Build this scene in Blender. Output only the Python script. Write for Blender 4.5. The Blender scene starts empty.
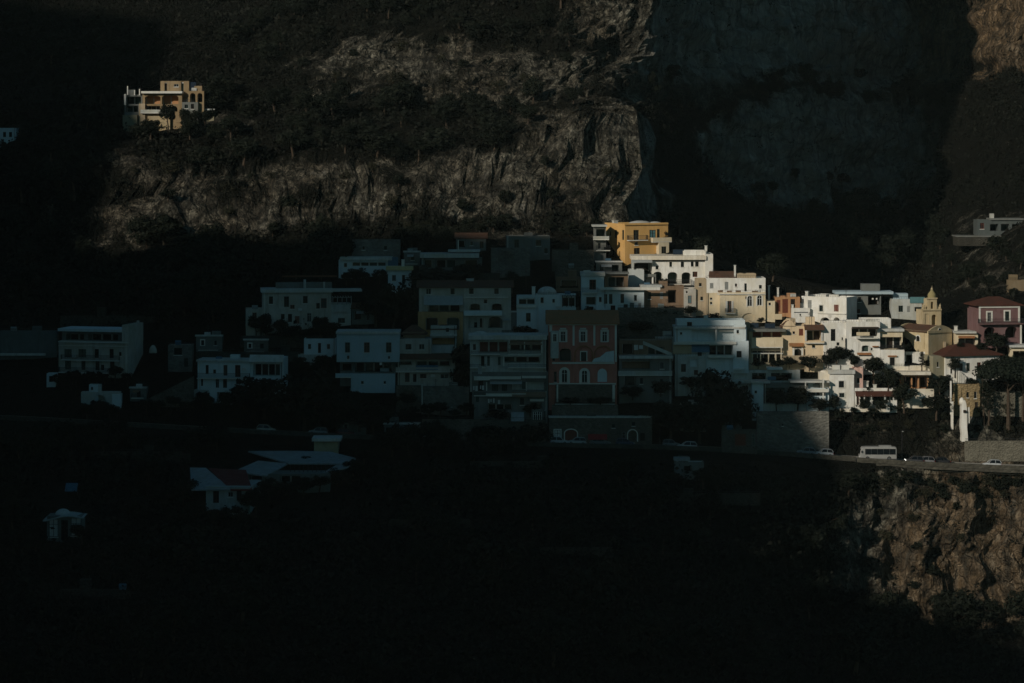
import bpy, math, random
from mathutils import Vector, noise
R = math.radians
random.seed(11)
scene = bpy.context.scene
COL = scene.collection

# ------------------------------------------------------------------ camera / survey frame
LENS = 105.0
F = 1024 * LENS / 36.0          # focal length in picture units
BLACK_LIFT = .000026
ZC = 125.0                      # camera height above the sea
HY = 120.0                      # row of the horizontal line of sight
def P(px, row, Y):
    return Vector(((px - 512) * Y / F, Y, ZC - (row - HY) * Y / F))

cam = bpy.data.cameras.new('camera')
camo = bpy.data.objects.new('camera', cam); COL.objects.link(camo)
cam.lens = LENS; cam.sensor_width = 36; cam.clip_end = 6000; cam.clip_start = 1
camo.location = (0, 0, ZC); camo.rotation_euler = (R(90), 0, 0)
cam.shift_y = -(341.5 - HY) / 1024
scene.camera = camo

# ------------------------------------------------------------------ light
SUN_AZ, SUN_EL = 40.0, 22.0      # degrees to the left of the line of sight, behind the camera
sa, ca, tE = math.sin(R(SUN_AZ)), math.cos(R(SUN_AZ)), math.tan(R(SUN_EL))
w = bpy.data.worlds.new('World'); scene.world = w; w.use_nodes = True
nt = w.node_tree
sky = nt.nodes.new('ShaderNodeTexSky'); sky.sky_type = 'NISHITA'; sky.sun_disc = False
sky.sun_elevation = R(SUN_EL); sky.sun_rotation = R(180 + SUN_AZ)
sky.air_density = 1.0; sky.dust_density = 0.6; sky.ozone_density = 2.2
tint = nt.nodes.new('ShaderNodeMix'); tint.data_type = 'RGBA'; tint.blend_type = 'MULTIPLY'; tint.inputs[0].default_value = 1
tint.inputs[7].default_value = (.50, .94, .90, 1); nt.links.new(sky.outputs[0], tint.inputs[6]); nt.links.new(tint.outputs[2], nt.nodes['Background'].inputs[0])
nt.nodes['Background'].inputs[1].default_value = 0.055
sl = bpy.data.lights.new('sun', 'SUN'); sl.energy = 5.0; sl.angle = R(0.55); sl.color = (1.0, 0.91, 0.76)
so = bpy.data.objects.new('sun', sl); COL.objects.link(so)
tosun = Vector((-sa * math.cos(R(SUN_EL)), -ca * math.cos(R(SUN_EL)), math.sin(R(SUN_EL))))
so.rotation_euler = (-tosun).to_track_quat('-Z', 'Y').to_euler()
so.location = tosun * 300 + Vector((0, 500, 100))
vs = scene.view_settings
vs.view_transform = 'Standard'; vs.look = 'None'; vs.gamma = 1.0; vs.exposure = -0.97

# ------------------------------------------------------------------ materials
MATS = {}
def nodes_of(name):
    m = bpy.data.materials.new(name); m.use_nodes = True
    t = m.node_tree
    return m, t, t.nodes['Principled BSDF'], t.nodes.new, t.links.new
def mixc(t, fac, a, b, mode='MIX'):
    n = t.nodes.new('ShaderNodeMix'); n.data_type = 'RGBA'; n.blend_type = mode
    for sock, v in ((n.inputs[0], fac), (n.inputs[6], a), (n.inputs[7], b)):
        if isinstance(v, (int, float)): sock.default_value = v
        elif isinstance(v, tuple): sock.default_value = (v[0], v[1], v[2], 1)
        else: t.links.new(v, sock)
    return n.outputs[2]
def wnoise(t, scale, stretch=(1, 1, 1), detail=4, rough=.6, lo=.35, hi=.65):
    g = t.nodes.new('ShaderNodeNewGeometry'); mp = t.nodes.new('ShaderNodeMapping'); n = t.nodes.new('ShaderNodeTexNoise')
    mp.inputs['Scale'].default_value = stretch
    n.inputs['Scale'].default_value = scale; n.inputs['Detail'].default_value = detail; n.inputs['Roughness'].default_value = rough
    t.links.new(g.outputs['Position'], mp.inputs[0]); t.links.new(mp.outputs[0], n.inputs['Vector'])
    r = t.nodes.new('ShaderNodeMapRange'); r.inputs[1].default_value = lo; r.inputs[2].default_value = hi
    t.links.new(n.outputs[0], r.inputs[0])
    return r.outputs[0]
def bump(t, bs, h, strength, dist):
    b = t.nodes.new('ShaderNodeBump'); b.inputs['Strength'].default_value = strength; b.inputs['Distance'].default_value = dist
    t.links.new(h, b.inputs['Height']); t.links.new(b.outputs[0], bs.inputs['Normal'])
def dk(c, f): return tuple(x * f for x in c)

def plaster(name, col, stain=.5, rough=.9):
    if name in MATS: return MATS[name]
    m, t, b, N, K = nodes_of(name)
    streak = wnoise(t, 1.0, (1.3, 1.3, .16), 5, .65, .48, .75)
    blot = wnoise(t, .35, (1, 1, 1), 5, .6, .4, .7)
    fine = wnoise(t, 5, (1, 1, 1), 4, .7, .2, .8)
    c = mixc(t, streak, col, tuple(x * f for x, f in zip(col, (1 - .58 * stain, 1 - .60 * stain, 1 - .63 * stain))))
    patch = wnoise(t, .9, (1, 1, .7), 2, .4, .56, .60)
    c = mixc(t, patch, c, tuple(x * (1 - .20 * stain) + .02 for x in col))
    c = mixc(t, blot, c, tuple(x * f for x, f in zip(col, (1 - .20 * stain, 1 - .25 * stain, 1 - .36 * stain))))
    K(c, b.inputs['Base Color']); b.inputs['Roughness'].default_value = rough
    b.inputs['Specular IOR Level'].default_value = .2
    bump(t, b, fine, .35, .05)
    MATS[name] = m; return m
def flat(name, col, rough=.7, metal=0, spec=.3):
    if name in MATS: return MATS[name]
    m, t, b, N, K = nodes_of(name)
    n = wnoise(t, 2.0, (1, 1, 1), 3, .6, .3, .7)
    K(mixc(t, n, col, dk(col, .78)), b.inputs['Base Color'])
    b.inputs['Roughness'].default_value = rough; b.inputs['Metallic'].default_value = metal
    b.inputs['Specular IOR Level'].default_value = spec
    MATS[name] = m; return m
def stone(name, col, scale=2.2):
    if name in MATS: return MATS[name]
    m, t, b, N, K = nodes_of(name)
    g = N('ShaderNodeNewGeometry'); mp = N('ShaderNodeMapping'); mp.inputs['Scale'].default_value = (1, 1, 1.7)
    v = N('ShaderNodeTexVoronoi'); v.inputs['Scale'].default_value = scale; v.feature = 'F1'
    K(g.outputs['Position'], mp.inputs[0]); K(mp.outputs[0], v.inputs['Vector'])
    sep = N('ShaderNodeSeparateColor'); K(v.outputs['Color'], sep.inputs[0])
    big = wnoise(t, .25, (1, 1, .5), 5, .65, .35, .7)
    c = mixc(t, sep.outputs[0], dk(col, 1.15), dk(col, .62))
    c = mixc(t, big, c, dk(col, .55))
    K(c, b.inputs['Base Color']); b.inputs['Roughness'].default_value = .95; b.inputs['Specular IOR Level'].default_value = .15
    r = N('ShaderNodeMath'); r.operation = 'MULTIPLY'; r.inputs[1].default_value = -1; K(v.outputs['Distance'], r.inputs[0])
    bump(t, b, r.outputs[0], .8, .25)
    MATS[name] = m; return m
def tiles(name, col):
    if name in MATS: return MATS[name]
    m, t, b, N, K = nodes_of(name)
    tc = N('ShaderNodeTexCoord'); wv = N('ShaderNodeTexWave'); wv.inputs['Scale'].default_value = 1.6; wv.inputs['Distortion'].default_value = .4
    K(tc.outputs['Object'], wv.inputs[0])
    n1 = wnoise(t, 3.0, (1, 1, 1), 4, .7, .3, .7); n2 = wnoise(t, .5, (1, 1, 1), 4, .6, .4, .65)
    c = mixc(t, n1, col, dk(col, .55)); c = mixc(t, n2, c, (col[0] * .6, col[1] * .75, col[2] * .8))
    K(c, b.inputs['Base Color']); b.inputs['Roughness'].default_value = .9; b.inputs['Specular IOR Level'].default_value = .15
    bump(t, b, wv.outputs[0], .6, .1)
    MATS[name] = m; return m
def foliage(name, col, col2):
    if name in MATS: return MATS[name]
    m, t, b, N, K = nodes_of(name)
    oi = N('ShaderNodeObjectInfo')
    n = wnoise(t, .8, (1, 1, 1), 3, .6, .3, .7)
    c = mixc(t, n, col, col2); c = mixc(t, oi.outputs['Random'], c, mixc(t, .5, c, dk(col, .45)))
    K(c, b.inputs['Base Color']); b.inputs['Roughness'].default_value = .75; b.inputs['Specular IOR Level'].default_value = .15
    MATS[name] = m; return m

WHITE = plaster('white_plaster', (.80, .785, .75), .75)
WARM = plaster('warm_white_plaster', (.76, .70, .60), .8)
CREAM = plaster('cream_plaster', (.70, .60, .44), .7)
TAN = plaster('tan_plaster', (.46, .37, .26), .7)
OCHRE = plaster('ochre_plaster', (.66, .40, .15), .5)
PEACH = plaster('peach_plaster', (.74, .59, .41), .6)
ORANGE = plaster('orange_plaster', (.46, .25, .13), .7)
YELLOWISH = plaster('church_plaster', (.56, .46, .30), .8)
RED = plaster('red_plaster', (.50, .19, .15), .9)
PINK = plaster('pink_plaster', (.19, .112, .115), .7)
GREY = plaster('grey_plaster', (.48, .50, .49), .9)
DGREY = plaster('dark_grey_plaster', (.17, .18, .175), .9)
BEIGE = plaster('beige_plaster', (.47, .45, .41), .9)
SHADEW = plaster('shaded_white_plaster', (.60, .68, .72), .4)  # white plaster with the blue of the shade put into its colour
OLIVE = plaster('olive_plaster', (.26, .24, .17), .6)
BROWN = plaster('brown_plaster', (.22, .15, .10), .7)
DECK = plaster('roof_deck', (.55, .56, .55), .9)
SHEET = plaster('dim_sheet_roof', (.30, .33, .35), .9)  # roof deck tone lowered for the dimmer sheets
DIMW = plaster('dim_pale_plaster', (.40, .44, .45), .9)  # pale plaster toned down
STONE = stone('stone_wall', (.15, .135, .11))
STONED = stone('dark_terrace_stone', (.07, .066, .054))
STONE2 = stone('grey_stone_wall', (.19, .185, .165), 1.6)
TILE = tiles('red_roof_tile', (.13, .05, .035))
TILE2 = tiles('terracotta_roof_tile', (.46, .20, .09))
TILE3 = tiles('brown_roof_tile', (.17, .085, .055))
GLASS = flat('window_glass', (.008, .010, .012), .12, 0, .3)
DARKWOOD = flat('dark_wood', (.028, .020, .015), .6, 0, .15)
REDWOOD = flat('red_brown_wood', (.18, .05, .03), .6)
GREENWOOD = flat('green_wood', (.035, .06, .05), .6)
GREYWOOD = flat('grey_wood', (.30, .31, .30), .6)
FRAMEW = flat('white_wood', (.62, .62, .60), .6)
TEAL = flat('teal_wood', (.10, .22, .24), .6)
IRON = flat('dark_iron', (.03, .03, .032), .5)
TRIM = plaster('white_trim', (.68, .67, .63), .5)
BLUECLOTH = flat('blue_cloth', (.08, .17, .25), .8)
GREYCLOTH = flat('grey_cloth', (.36, .38, .38), .8)
REDCLOTH = flat('red_cloth', (.33, .04, .035), .8)
PANEL = flat('solar_panel', (.02, .03, .05), .2, 0, .5)
BARK = flat('bark', (.07, .05, .035), .95)
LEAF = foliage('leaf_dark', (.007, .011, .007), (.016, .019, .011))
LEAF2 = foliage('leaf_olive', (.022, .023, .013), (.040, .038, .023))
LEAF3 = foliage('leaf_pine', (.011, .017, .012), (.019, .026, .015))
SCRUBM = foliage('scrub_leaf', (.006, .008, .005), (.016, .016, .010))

# ------------------------------------------------------------------ mesh builder
class MB:
    def __init__(s): s.v = []; s.f = []; s.m = []
    def face(s, pts, mi=0):
        i = len(s.v); s.v.extend([tuple(p) for p in pts]); s.f.append(tuple(range(i, i + len(pts)))); s.m.append(mi)
    def box(s, x0, x1, y0, y1, z0, z1, mi=0):
        c = [(x0, y0, z0), (x1, y0, z0), (x1, y1, z0), (x0, y1, z0), (x0, y0, z1), (x1, y0, z1), (x1, y1, z1), (x0, y1, z1)]
        i = len(s.v); s.v.extend(c)
        for q in ((3, 2, 1, 0), (4, 5, 6, 7), (0, 1, 5, 4), (1, 2, 6, 5), (2, 3, 7, 6), (3, 0, 4, 7)):
            s.f.append(tuple(i + k for k in q)); s.m.append(mi)
    def bar(s, a, b, wd, mi=0):
        a = Vector(a); b = Vector(b); d = (b - a).normalized()
        u = d.cross(Vector((0, 0, 1)));  u = u.normalized() if u.length > 1e-4 else Vector((1, 0, 0)); v = d.cross(u)
        i = len(s.v)
        for q in (a, b):
            for (p, r) in ((-1, -1), (1, -1), (1, 1), (-1, 1)): s.v.append(tuple(q + u * p * wd / 2 + v * r * wd / 2))
        for q in ((0, 1, 5, 4), (1, 2, 6, 5), (2, 3, 7, 6), (3, 0, 4, 7), (3, 2, 1, 0), (4, 5, 6, 7)):
            s.f.append(tuple(i + k for k in q)); s.m.append(mi)
    def tube(s, pts, rad, n=6, mi=0):
        i0 = len(s.v)
        for k, (p, r) in enumerate(zip(pts, rad)):
            p = Vector(p); d = Vector(pts[min(k + 1, len(pts) - 1)]) - Vector(pts[max(k - 1, 0)])
            d.normalize(); u = d.cross(Vector((.3, 1, .1))).normalized(); v = d.cross(u)
            for j in range(n):
                a = 2 * math.pi * j / n; s.v.append(tuple(p + (u * math.cos(a) + v * math.sin(a)) * r))
        for k in range(len(pts) - 1):
            for j in range(n):
                a = i0 + k * n + j; b = i0 + k * n + (j + 1) % n
                s.f.append((a, b, b + n, a + n)); s.m.append(mi)
        s.f.append(tuple(i0 + j for j in range(n))[::-1]); s.m.append(mi)
        e = i0 + (len(pts) - 1) * n
        s.f.append(tuple(e + j for j in range(n))); s.m.append(mi)
    def lathe(s, prof, c=(0, 0, 0), n=16, mi=0):
        i0 = len(s.v)
        for (r, z) in prof:
            for j in range(n):
                a = 2 * math.pi * (j + .5) / n; s.v.append((c[0] + r * math.cos(a), c[1] + r * math.sin(a), c[2] + z))
        for k in range(len(prof) - 1):
            for j in range(n):
                a = i0 + k * n + j; b = i0 + k * n + (j + 1) % n
                s.f.append((a, b, b + n, a + n)); s.m.append(mi)
        s.f.append(tuple(i0 + j for j in range(n))[::-1]); s.m.append(mi)
        e = i0 + (len(prof) - 1) * n; s.f.append(tuple(e + j for j in range(n))); s.m.append(mi)
    def build(s, name, mat, parent=None, smooth=False):
        me = bpy.data.meshes.new(name); me.from_pydata(s.v, [], s.f)
        mats = mat if isinstance(mat, (list, tuple)) else [mat]
        for q in mats: me.materials.append(q)
        if len(mats) > 1: me.polygons.foreach_set('material_index', s.m)
        if smooth: me.polygons.foreach_set('use_smooth', [True] * len(me.polygons))
        me.update()
        o = bpy.data.objects.new(name, me); COL.objects.link(o)
        if parent: o.parent = parent
        return o
def tag(o, label=None, cat=None, group=None, kind=None):
    if label: o['label'] = label
    if cat: o['category'] = cat
    if group: o['group'] = group
    if kind: o['kind'] = kind
    return o
def empty(name, loc, rz=0):
    o = bpy.data.objects.new(name, None); COL.objects.link(o); o.location = loc; o.rotation_euler = (0, 0, rz)
    o.empty_display_size = .5
    return o

# ------------------------------------------------------------------ terrain
YROAD = 592.0                    # the road follows the slope at an even distance and climbs to the left
def lerp_tab(tab, x):
    if x <= tab[0][0]: return tab[0][1]
    for (a, p), (b, q) in zip(tab, tab[1:]):
        if x <= b: return p + (q - p) * (x - a) / (b - a)
    return tab[-1][1]
ROADROW = [(-700, 400), (0, 419), (200, 431), (340, 438), (440, 443), (550, 447), (700, 450), (800, 457), (880, 463), (950, 467), (1024, 470), (1800, 490)]
def road_row(px): return sum(lerp_tab(ROADROW, px + d) for d in (-60, -30, 0, 30, 60)) / 5
def road_outer(px): return YROAD
def road_z(px): return ZC - (road_row(px) - HY) * YROAD / F
ROADW = 7.5
# columns: px -> rows of (row, depth): below3, below2, below1 | road | mid town, town top, bluff foot, bluff top, wooded band, upper bluff, frame top, summit (unseen, steepened over the middle columns to shade the right cliff)
TC = {
 -700: [(760, 430), (620, 485), (425, 580), (330, 640), (255, 690), (240, 700), (165, 725), (130, 740), (60, 775), (-20, 825), (-400, 1080)],
    0: [(760, 430), (620, 485), (445, 578), (335, 628), (250, 668), (240, 674), (165, 696), (125, 712), (60, 748), (-20, 795), (-400, 1000)],
   90: [(760, 430), (620, 485), (450, 577), (335, 626), (256, 662), (245, 666), (172, 682), (130, 700), (60, 738), (-20, 785), (-400, 985)],
  200: [(760, 432), (620, 486), (458, 575), (335, 624), (252, 660), (240, 665), (165, 678), (130, 698), (60, 736), (-20, 778), (-400, 960)],
  340: [(760, 434), (620, 488), (464, 573), (330, 623), (248, 656), (238, 661), (150, 677), (115, 700), (50, 728), (-20, 748), (-400, 840)],
  480: [(760, 440), (620, 492), (468, 572), (330, 622), (245, 650), (235, 656), (150, 673), (112, 698), (48, 724), (-20, 736), (-400, 780)],
  580: [(760, 440), (620, 494), (470, 572), (330, 621), (236, 650), (226, 656), (112, 674), (100, 700), (52, 722), (-20, 732), (-400, 770)],
  640: [(760, 440), (620, 496), (472, 572), (330, 620), (238, 648), (222, 660), (114, 680), (98, 706), (54, 726), (-20, 734), (-400, 770)],
  668: [(760, 440), (620, 496), (472, 572), (330, 620), (246, 645), (232, 690), (132, 712), (98, 730), (56, 744), (-20, 752), (-400, 800)],
  740: [(760, 442), (620, 520), (474, 572), (330, 620), (272, 640), (266, 745), (208, 762), (96, 772), (72, 785), (-20, 796), (-400, 920)],
  830: [(760, 448), (622, 566), (482, 587), (340, 617), (290, 636), (285, 775), (206, 808), (98, 820), (76, 834), (-20, 846), (-400, 950)],
  875: [(760, 450), (624, 576), (482, 589.5), (340, 617), (296, 634), (291, 785), (202, 838), (94, 850), (76, 866), (-20, 880), (-400, 965)],
  908: [(760, 451), (624, 579), (483, 590.3), (340, 617), (299, 634), (293, 780), (198, 872), (86, 892), (74, 906), (-20, 918), (-400, 990)],
  935: [(760, 452), (624, 581), (484, 590.8), (340, 618), (302, 634), (296, 760), (200, 850), (86, 872), (74, 888), (-20, 898), (-400, 980)],
 1024: [(760, 455), (628, 583), (486, 590.9), (352, 616), (308, 634), (250, 705), (214, 770), (86, 826), (74, 842), (-20, 852), (-400, 960)],
 1150: [(760, 455), (632, 582), (488, 590.9), (352, 616), (308, 634), (250, 690), (214, 735), (86, 775), (74, 785), (-20, 795), (-400, 920)],
 1800: [(760, 445), (640, 540), (500, 588), (360, 612), (310, 632), (250, 670), (214, 705), (86, 740), (74, 755), (-20, 770), (-400, 900)],
}
TK = sorted(TC)
def profile(px):
    if px <= TK[0]: a = b = TK[0]; f = 0
    elif px >= TK[-1]: a = b = TK[-1]; f = 0
    else:
        for a, b in zip(TK, TK[1:]):
            if a <= px <= b: break
        f = (px - a) / (b - a)
    q = [(p[0] + (r[0] - p[0]) * f, p[1] + (r[1] - p[1]) * f) for p, r in zip(TC[a], TC[b])]
    Yo = road_outer(px); zr = road_z(px); rw = lambda Y: HY + (ZC - zr) * F / Y
    out = [(HY + ZC * F / 400.0, 400.0)] + q[:2]
    out.append((max(q[2][0], rw(Yo) + 6), min(q[2][1], Yo - .8)))
    out += [(rw(Yo), Yo), (rw(Yo + ROADW), Yo + ROADW)] + q[3:]
    return out
def TY(px, row):
    pr = profile(px)
    if row >= pr[0][0]: return pr[0][1]
    for (r0, y0), (r1, y1) in zip(pr, pr[1:]):
        if row >= r1:
            return y0 + (y1 - y0) * (r0 - row) / max(r0 - r1, 1e-6)
    return pr[-1][1]
def fbm(v, o=4, h=.9): return noise.fractal(v, h, 2.1, o)
def amp_at(px, row):
    pr = profile(px); ro = pr[4][0]; rt = pr[7][0]
    if row > ro:
        a = min(1, (row - ro) / 12)
        return a * (2.6 if px > 868 and row < 640 else 1.6)
    if row > rt: return .35 * min(1, max(0, (pr[5][0] - row)) / 10)
    return .35 + 3.6 * min(1, (rt - row) / 26)
def displace(p, px, row):
    a = amp_at(px, row)
    n = fbm(Vector((p.x * .035, p.y * .035, p.z * .05)), 4)
    st = fbm(Vector((p.x * .17, p.y * .17, p.z * .06)), 4)
    rg = noise.ridged_multi_fractal(Vector((p.x * .11 + 7, p.y * .11, p.z * .13)), .9, 2.1, 4, 1.0, 2.0) - 1.1
    bl = noise.voronoi(Vector((p.x * .22, p.y * .22, p.z * .30)))[0]
    fz = p.z * .10 + .9 * fbm(Vector((p.x * .02, p.y * .02, p.z * .03)), 3); step = (fz - math.floor(fz)) - .5
    hi = fbm(Vector((p.x * .55, p.y * .55, p.z * .4)), 3)
    d = a * (n * .9 + st * (.5 if px < 850 or row < 460 else 1.3) + rg * .42 + (bl[1] - bl[0]) * .6 + (step * .45 if a > 1.8 else 0) + hi * .16)
    hx = max(0, a - .4) * 1.9 * fbm(Vector((p.x * .02 + 3, p.y * .02, p.z * .055)), 3)
    return p + Vector((hx, -d, .25 * d))
def surf(px, row):
    return displace(P(px, row, TY(px, row)), px, row)

# where bare limestone shows (picture survey of the outcrops, read as patches on the slope)
ROCKS = [  # px, row, rx, ry, strength
 (150, 212, 70, 30, .62), (235, 200, 90, 28, .78), (345, 190, 85, 28, .8), (455, 182, 70, 30, .85), (548, 172, 46, 38, 1.0), (612, 168, 40, 56, 1.25), (575, 130, 60, 18, .95),
 (118, 168, 18, 18, .7), (205, 126, 42, 9, .8), (412, 62, 48, 24, 1.0), (350, 92, 30, 10, .6), (505, 82, 30, 26, 1.15), (572, 78, 40, 24, 1.0), (450, 92, 40, 10, .7), (330, 70, 30, 14, .7), (500, 222, 50, 20, .5),
 (818, 150, 86, 48, 1.5), (730, 26, 130, 42, 1.4), (875, 36, 84, 44, 1.4), (885, 150, 40, 42, 1.3), (980, 26, 80, 40, .9), (1010, 270, 36, 30, .5), (1000, 225, 30, 14, .4),
 (958, 545, 88, 68, 1.35), (905, 575, 40, 46, .9), (1060, 550, 80, 80, 1.0), (640, 200, 26, 40, .8), (690, 60, 60, 36, .9), (940, 434, 100, 14, .55), (990, 500, 30, 30, .9)]
CLIFF = [(818, 150, 84, 46, 1.6), (730, 24, 130, 44, 1.5), (875, 36, 80, 42, 1.6), (885, 150, 40, 40, 1.3), (640, 180, 24, 60, 1.0)]
RUST = [(985, 545, 60, 70, 1.3), (930, 560, 30, 50, 1.1), (985, 40, 70, 50, 1.3)]
def patchy(tab, px, row):
    v = 0
    for (x, y, rx, ry, s) in tab:
        d = ((px - x) / rx) ** 2 + ((row - y) / ry) ** 2
        if d < 2.2: v = max(v, s * max(0, 1 - d / 2.2) ** .6)
    return v
def rockiness(px, row):
    v = 0
    for (x, y, rx, ry, s) in ROCKS:
        d = ((px - x) / rx) ** 2 + ((row - y) / ry) ** 2
        if d < 2.2: v = max(v, s * max(0, 1 - d / 2.2) ** .6)
    if 0 < v: v += .5 * noise.fractal(Vector((px * .016, row * .034, 9)), .9, 2.1, 4)
    return max(0, v)

def build_terrain():
    cols = [-700 + 50 * i for i in range(13)] + [-60 + 3.0 * i for i in range(0, 400)] + [1160 + 40 * i for i in range(17)]
    sub = [4, 30, 46, 20, 8, 4, 34, 30, 6, 40, 22, 24, 24, 20]
    cols = sorted(set(cols)); verts = []; rock = []; pale = []; rust = []; nr = None
    for px in cols:
        pr = profile(px); rows = []
        for (p, q), n in zip(zip(pr, pr[1:]), sub):
            for k in range(n): rows.append((p[0] + (q[0] - p[0]) * k / n, p[1] + (q[1] - p[1]) * k / n))
        rows.append(pr[-1]); nr = len(rows)
        for (r, Y) in rows:
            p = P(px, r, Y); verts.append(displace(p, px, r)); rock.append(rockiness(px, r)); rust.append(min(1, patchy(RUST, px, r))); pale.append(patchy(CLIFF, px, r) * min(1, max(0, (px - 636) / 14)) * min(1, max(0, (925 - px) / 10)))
    faces = []
    for i in range(len(cols) - 1):
        for j in range(nr - 1):
            a = i * nr + j; faces.append((a, a + nr, a + nr + 1, a + 1))
    me = bpy.data.meshes.new('hillside'); me.from_pydata([tuple(v) for v in verts], [], faces)
    at = me.attributes.new('rock', 'FLOAT', 'POINT'); at.data.foreach_set('value', rock)
    a3 = me.attributes.new('rust', 'FLOAT', 'POINT'); a3.data.foreach_set('value', rust)
    a2 = me.attributes.new('pale', 'FLOAT', 'POINT'); a2.data.foreach_set('value', pale)
    o = bpy.data.objects.new('hillside', me); COL.objects.link(o); o['kind'] = 'structure'
    m, t, b, N, K = nodes_of('hillside_ground')
    A = N('ShaderNodeAttribute'); A.attribute_name = 'rock'
    n1 = wnoise(t, .14, (1, 1, .8), 6, .7, .3, .7)
    n2 = wnoise(t, .5, (1, 1, .22), 6, .7, .3, .72)      # vertical streaks
    n3 = wnoise(t, 1.6, (1, 1, 1), 5, .7, .3, .7)
    n4 = wnoise(t, .06, (1, 1, .6), 4, .6, .42, .62)
    n5 = wnoise(t, .22, (.25, .25, 1.6), 5, .65, .5, .7)  # bedding
    n6 = wnoise(t, .75, (1, 1, .45), 6, .75, .46, .66)    # pale flecks where fresh rock shows
    n7 = wnoise(t, .30, (1, 1, .7), 5, .7, .38, .62)
    n8 = wnoise(t, .55, (1, 1, .10), 5, .7, .40, .66)     # water streaks
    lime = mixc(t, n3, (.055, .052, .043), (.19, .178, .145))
    lime = mixc(t, n6, lime, (.66, .62, .50))
    lime = mixc(t, n7, mixc(t, n6, (.045, .042, .033), (.30, .275, .215)), lime)
    n4w = N('ShaderNodeMath'); n4w.operation = 'MULTIPLY'; n4w.inputs[1].default_value = .4; K(n4, n4w.inputs[0])
    lime = mixc(t, n4w.outputs[0], lime, mixc(t, n6, (.05, .038, .025), (.30, .21, .125)))
    lime = mixc(t, n5, lime, (.045, .042, .035))
    A3 = N('ShaderNodeAttribute'); A3.attribute_name = 'rust'
    rus = mixc(t, n8, mixc(t, n6, (.27, .18, .10), (.66, .47, .30)), (.09, .07, .05))
    rf = N('ShaderNodeMath'); rf.operation = 'MULTIPLY'; K(A3.outputs['Fac'], rf.inputs[0]); n4h = N('ShaderNodeMapRange'); n4h.inputs[3].default_value = .7; K(n4, n4h.inputs[0]); K(n4h.outputs[0], rf.inputs[1]); lime = mixc(t, rf.outputs[0], lime, rus)
    grey = mixc(t, n8, (.80, .77, .69), (.34, .32, .285))
    grey = mixc(t, n5, grey, (.28, .28, .27)); grey = mixc(t, n7, (.34, .32, .27), grey)
    A2 = N('ShaderNodeAttribute'); A2.attribute_name = 'pale'
    pm = N('ShaderNodeMath'); pm.operation = 'ADD'; K(A2.outputs['Fac'], pm.inputs[0]); K(n1, pm.inputs[1])
    pr_ = N('ShaderNodeMapRange'); pr_.inputs[1].default_value = .80; pr_.inputs[2].default_value = 1.35; K(pm.outputs[0], pr_.inputs[0])
    def cracks(scale, stretch, width):
        g = N('ShaderNodeNewGeometry'); mp = N('ShaderNodeMapping'); mp.inputs['Scale'].default_value = stretch; v = N('ShaderNodeTexVoronoi'); v.feature = 'DISTANCE_TO_EDGE'; v.inputs['Scale'].default_value = scale
        ns = N('ShaderNodeTexNoise'); ns.inputs['Scale'].default_value = .35; ns.inputs['Detail'].default_value = 4; ad = N('ShaderNodeVectorMath'); ad.operation = 'MULTIPLY_ADD'; ad.inputs[1].default_value = (3.5, 3.5, 3.5)
        K(g.outputs['Position'], ns.inputs['Vector']); K(ns.outputs['Color'], ad.inputs[0]); K(g.outputs['Position'], ad.inputs[2]); K(ad.outputs[0], mp.inputs[0]); K(mp.outputs[0], v.inputs['Vector'])
        r = N('ShaderNodeMapRange'); r.inputs[1].default_value = 0; r.inputs[2].default_value = width; K(v.outputs['Distance'], r.inputs[0]); return r.outputs[0]
    c1 = cracks(.13, (1, 1, .42), .09); c2 = cracks(.42, (1, 1, .6), .10); c3 = cracks(.12, (.3, .3, 1.5), .07)
    lime = mixc(t, c1, mixc(t, .55, lime, (.02, .02, .018)), lime); lime = mixc(t, c2, mixc(t, .28, lime, (.02, .02, .018)), lime); lime = mixc(t, c3, mixc(t, .42, lime, (.02, .02, .018)), lime)
    grey = mixc(t, c1, mixc(t, .45, grey, (.05, .05, .048)), grey); grey = mixc(t, c3, mixc(t, .5, grey, (.05, .05, .048)), grey)
    lime = mixc(t, pr_.outputs[0], lime, grey)
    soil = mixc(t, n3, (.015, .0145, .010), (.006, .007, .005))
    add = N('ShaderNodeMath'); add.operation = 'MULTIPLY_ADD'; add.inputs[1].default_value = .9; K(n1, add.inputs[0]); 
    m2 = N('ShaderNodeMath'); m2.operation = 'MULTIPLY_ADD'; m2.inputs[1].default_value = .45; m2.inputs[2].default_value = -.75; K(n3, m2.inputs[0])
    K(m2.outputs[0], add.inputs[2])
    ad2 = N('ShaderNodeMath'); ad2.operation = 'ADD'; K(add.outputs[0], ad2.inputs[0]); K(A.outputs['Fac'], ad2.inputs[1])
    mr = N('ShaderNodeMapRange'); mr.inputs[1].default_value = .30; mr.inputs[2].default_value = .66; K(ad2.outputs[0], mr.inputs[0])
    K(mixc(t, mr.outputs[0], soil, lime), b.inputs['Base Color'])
    b.inputs['Roughness'].default_value = .95; b.inputs['Specular IOR Level'].default_value = .1
    hs = N('ShaderNodeMath'); hs.operation = 'ADD'; K(c1, hs.inputs[0]); hs2 = N('ShaderNodeMath'); hs2.operation = 'ADD'; K(c2, hs2.inputs[0]); K(n3, hs2.inputs[1]); K(hs2.outputs[0], hs.inputs[1])
    bump(t, b, hs.outputs[0], 1.0, 1.0)
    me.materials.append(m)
build_terrain()

# sea
mb = MB(); mb.face([(-1290, -690, 0), (1290, -690, 0), (1290, 900, 0), (-1290, 900, 0)])
m, t, b, N, K = nodes_of('sea_water'); b.inputs['Base Color'].default_value = (.01, .03, .04, 1); b.inputs['Roughness'].default_value = .25
bump(t, b, wnoise(t, .15, (1, 1, 1), 4), .3, .5)
o = mb.build('sea', m); o['kind'] = 'structure'

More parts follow.
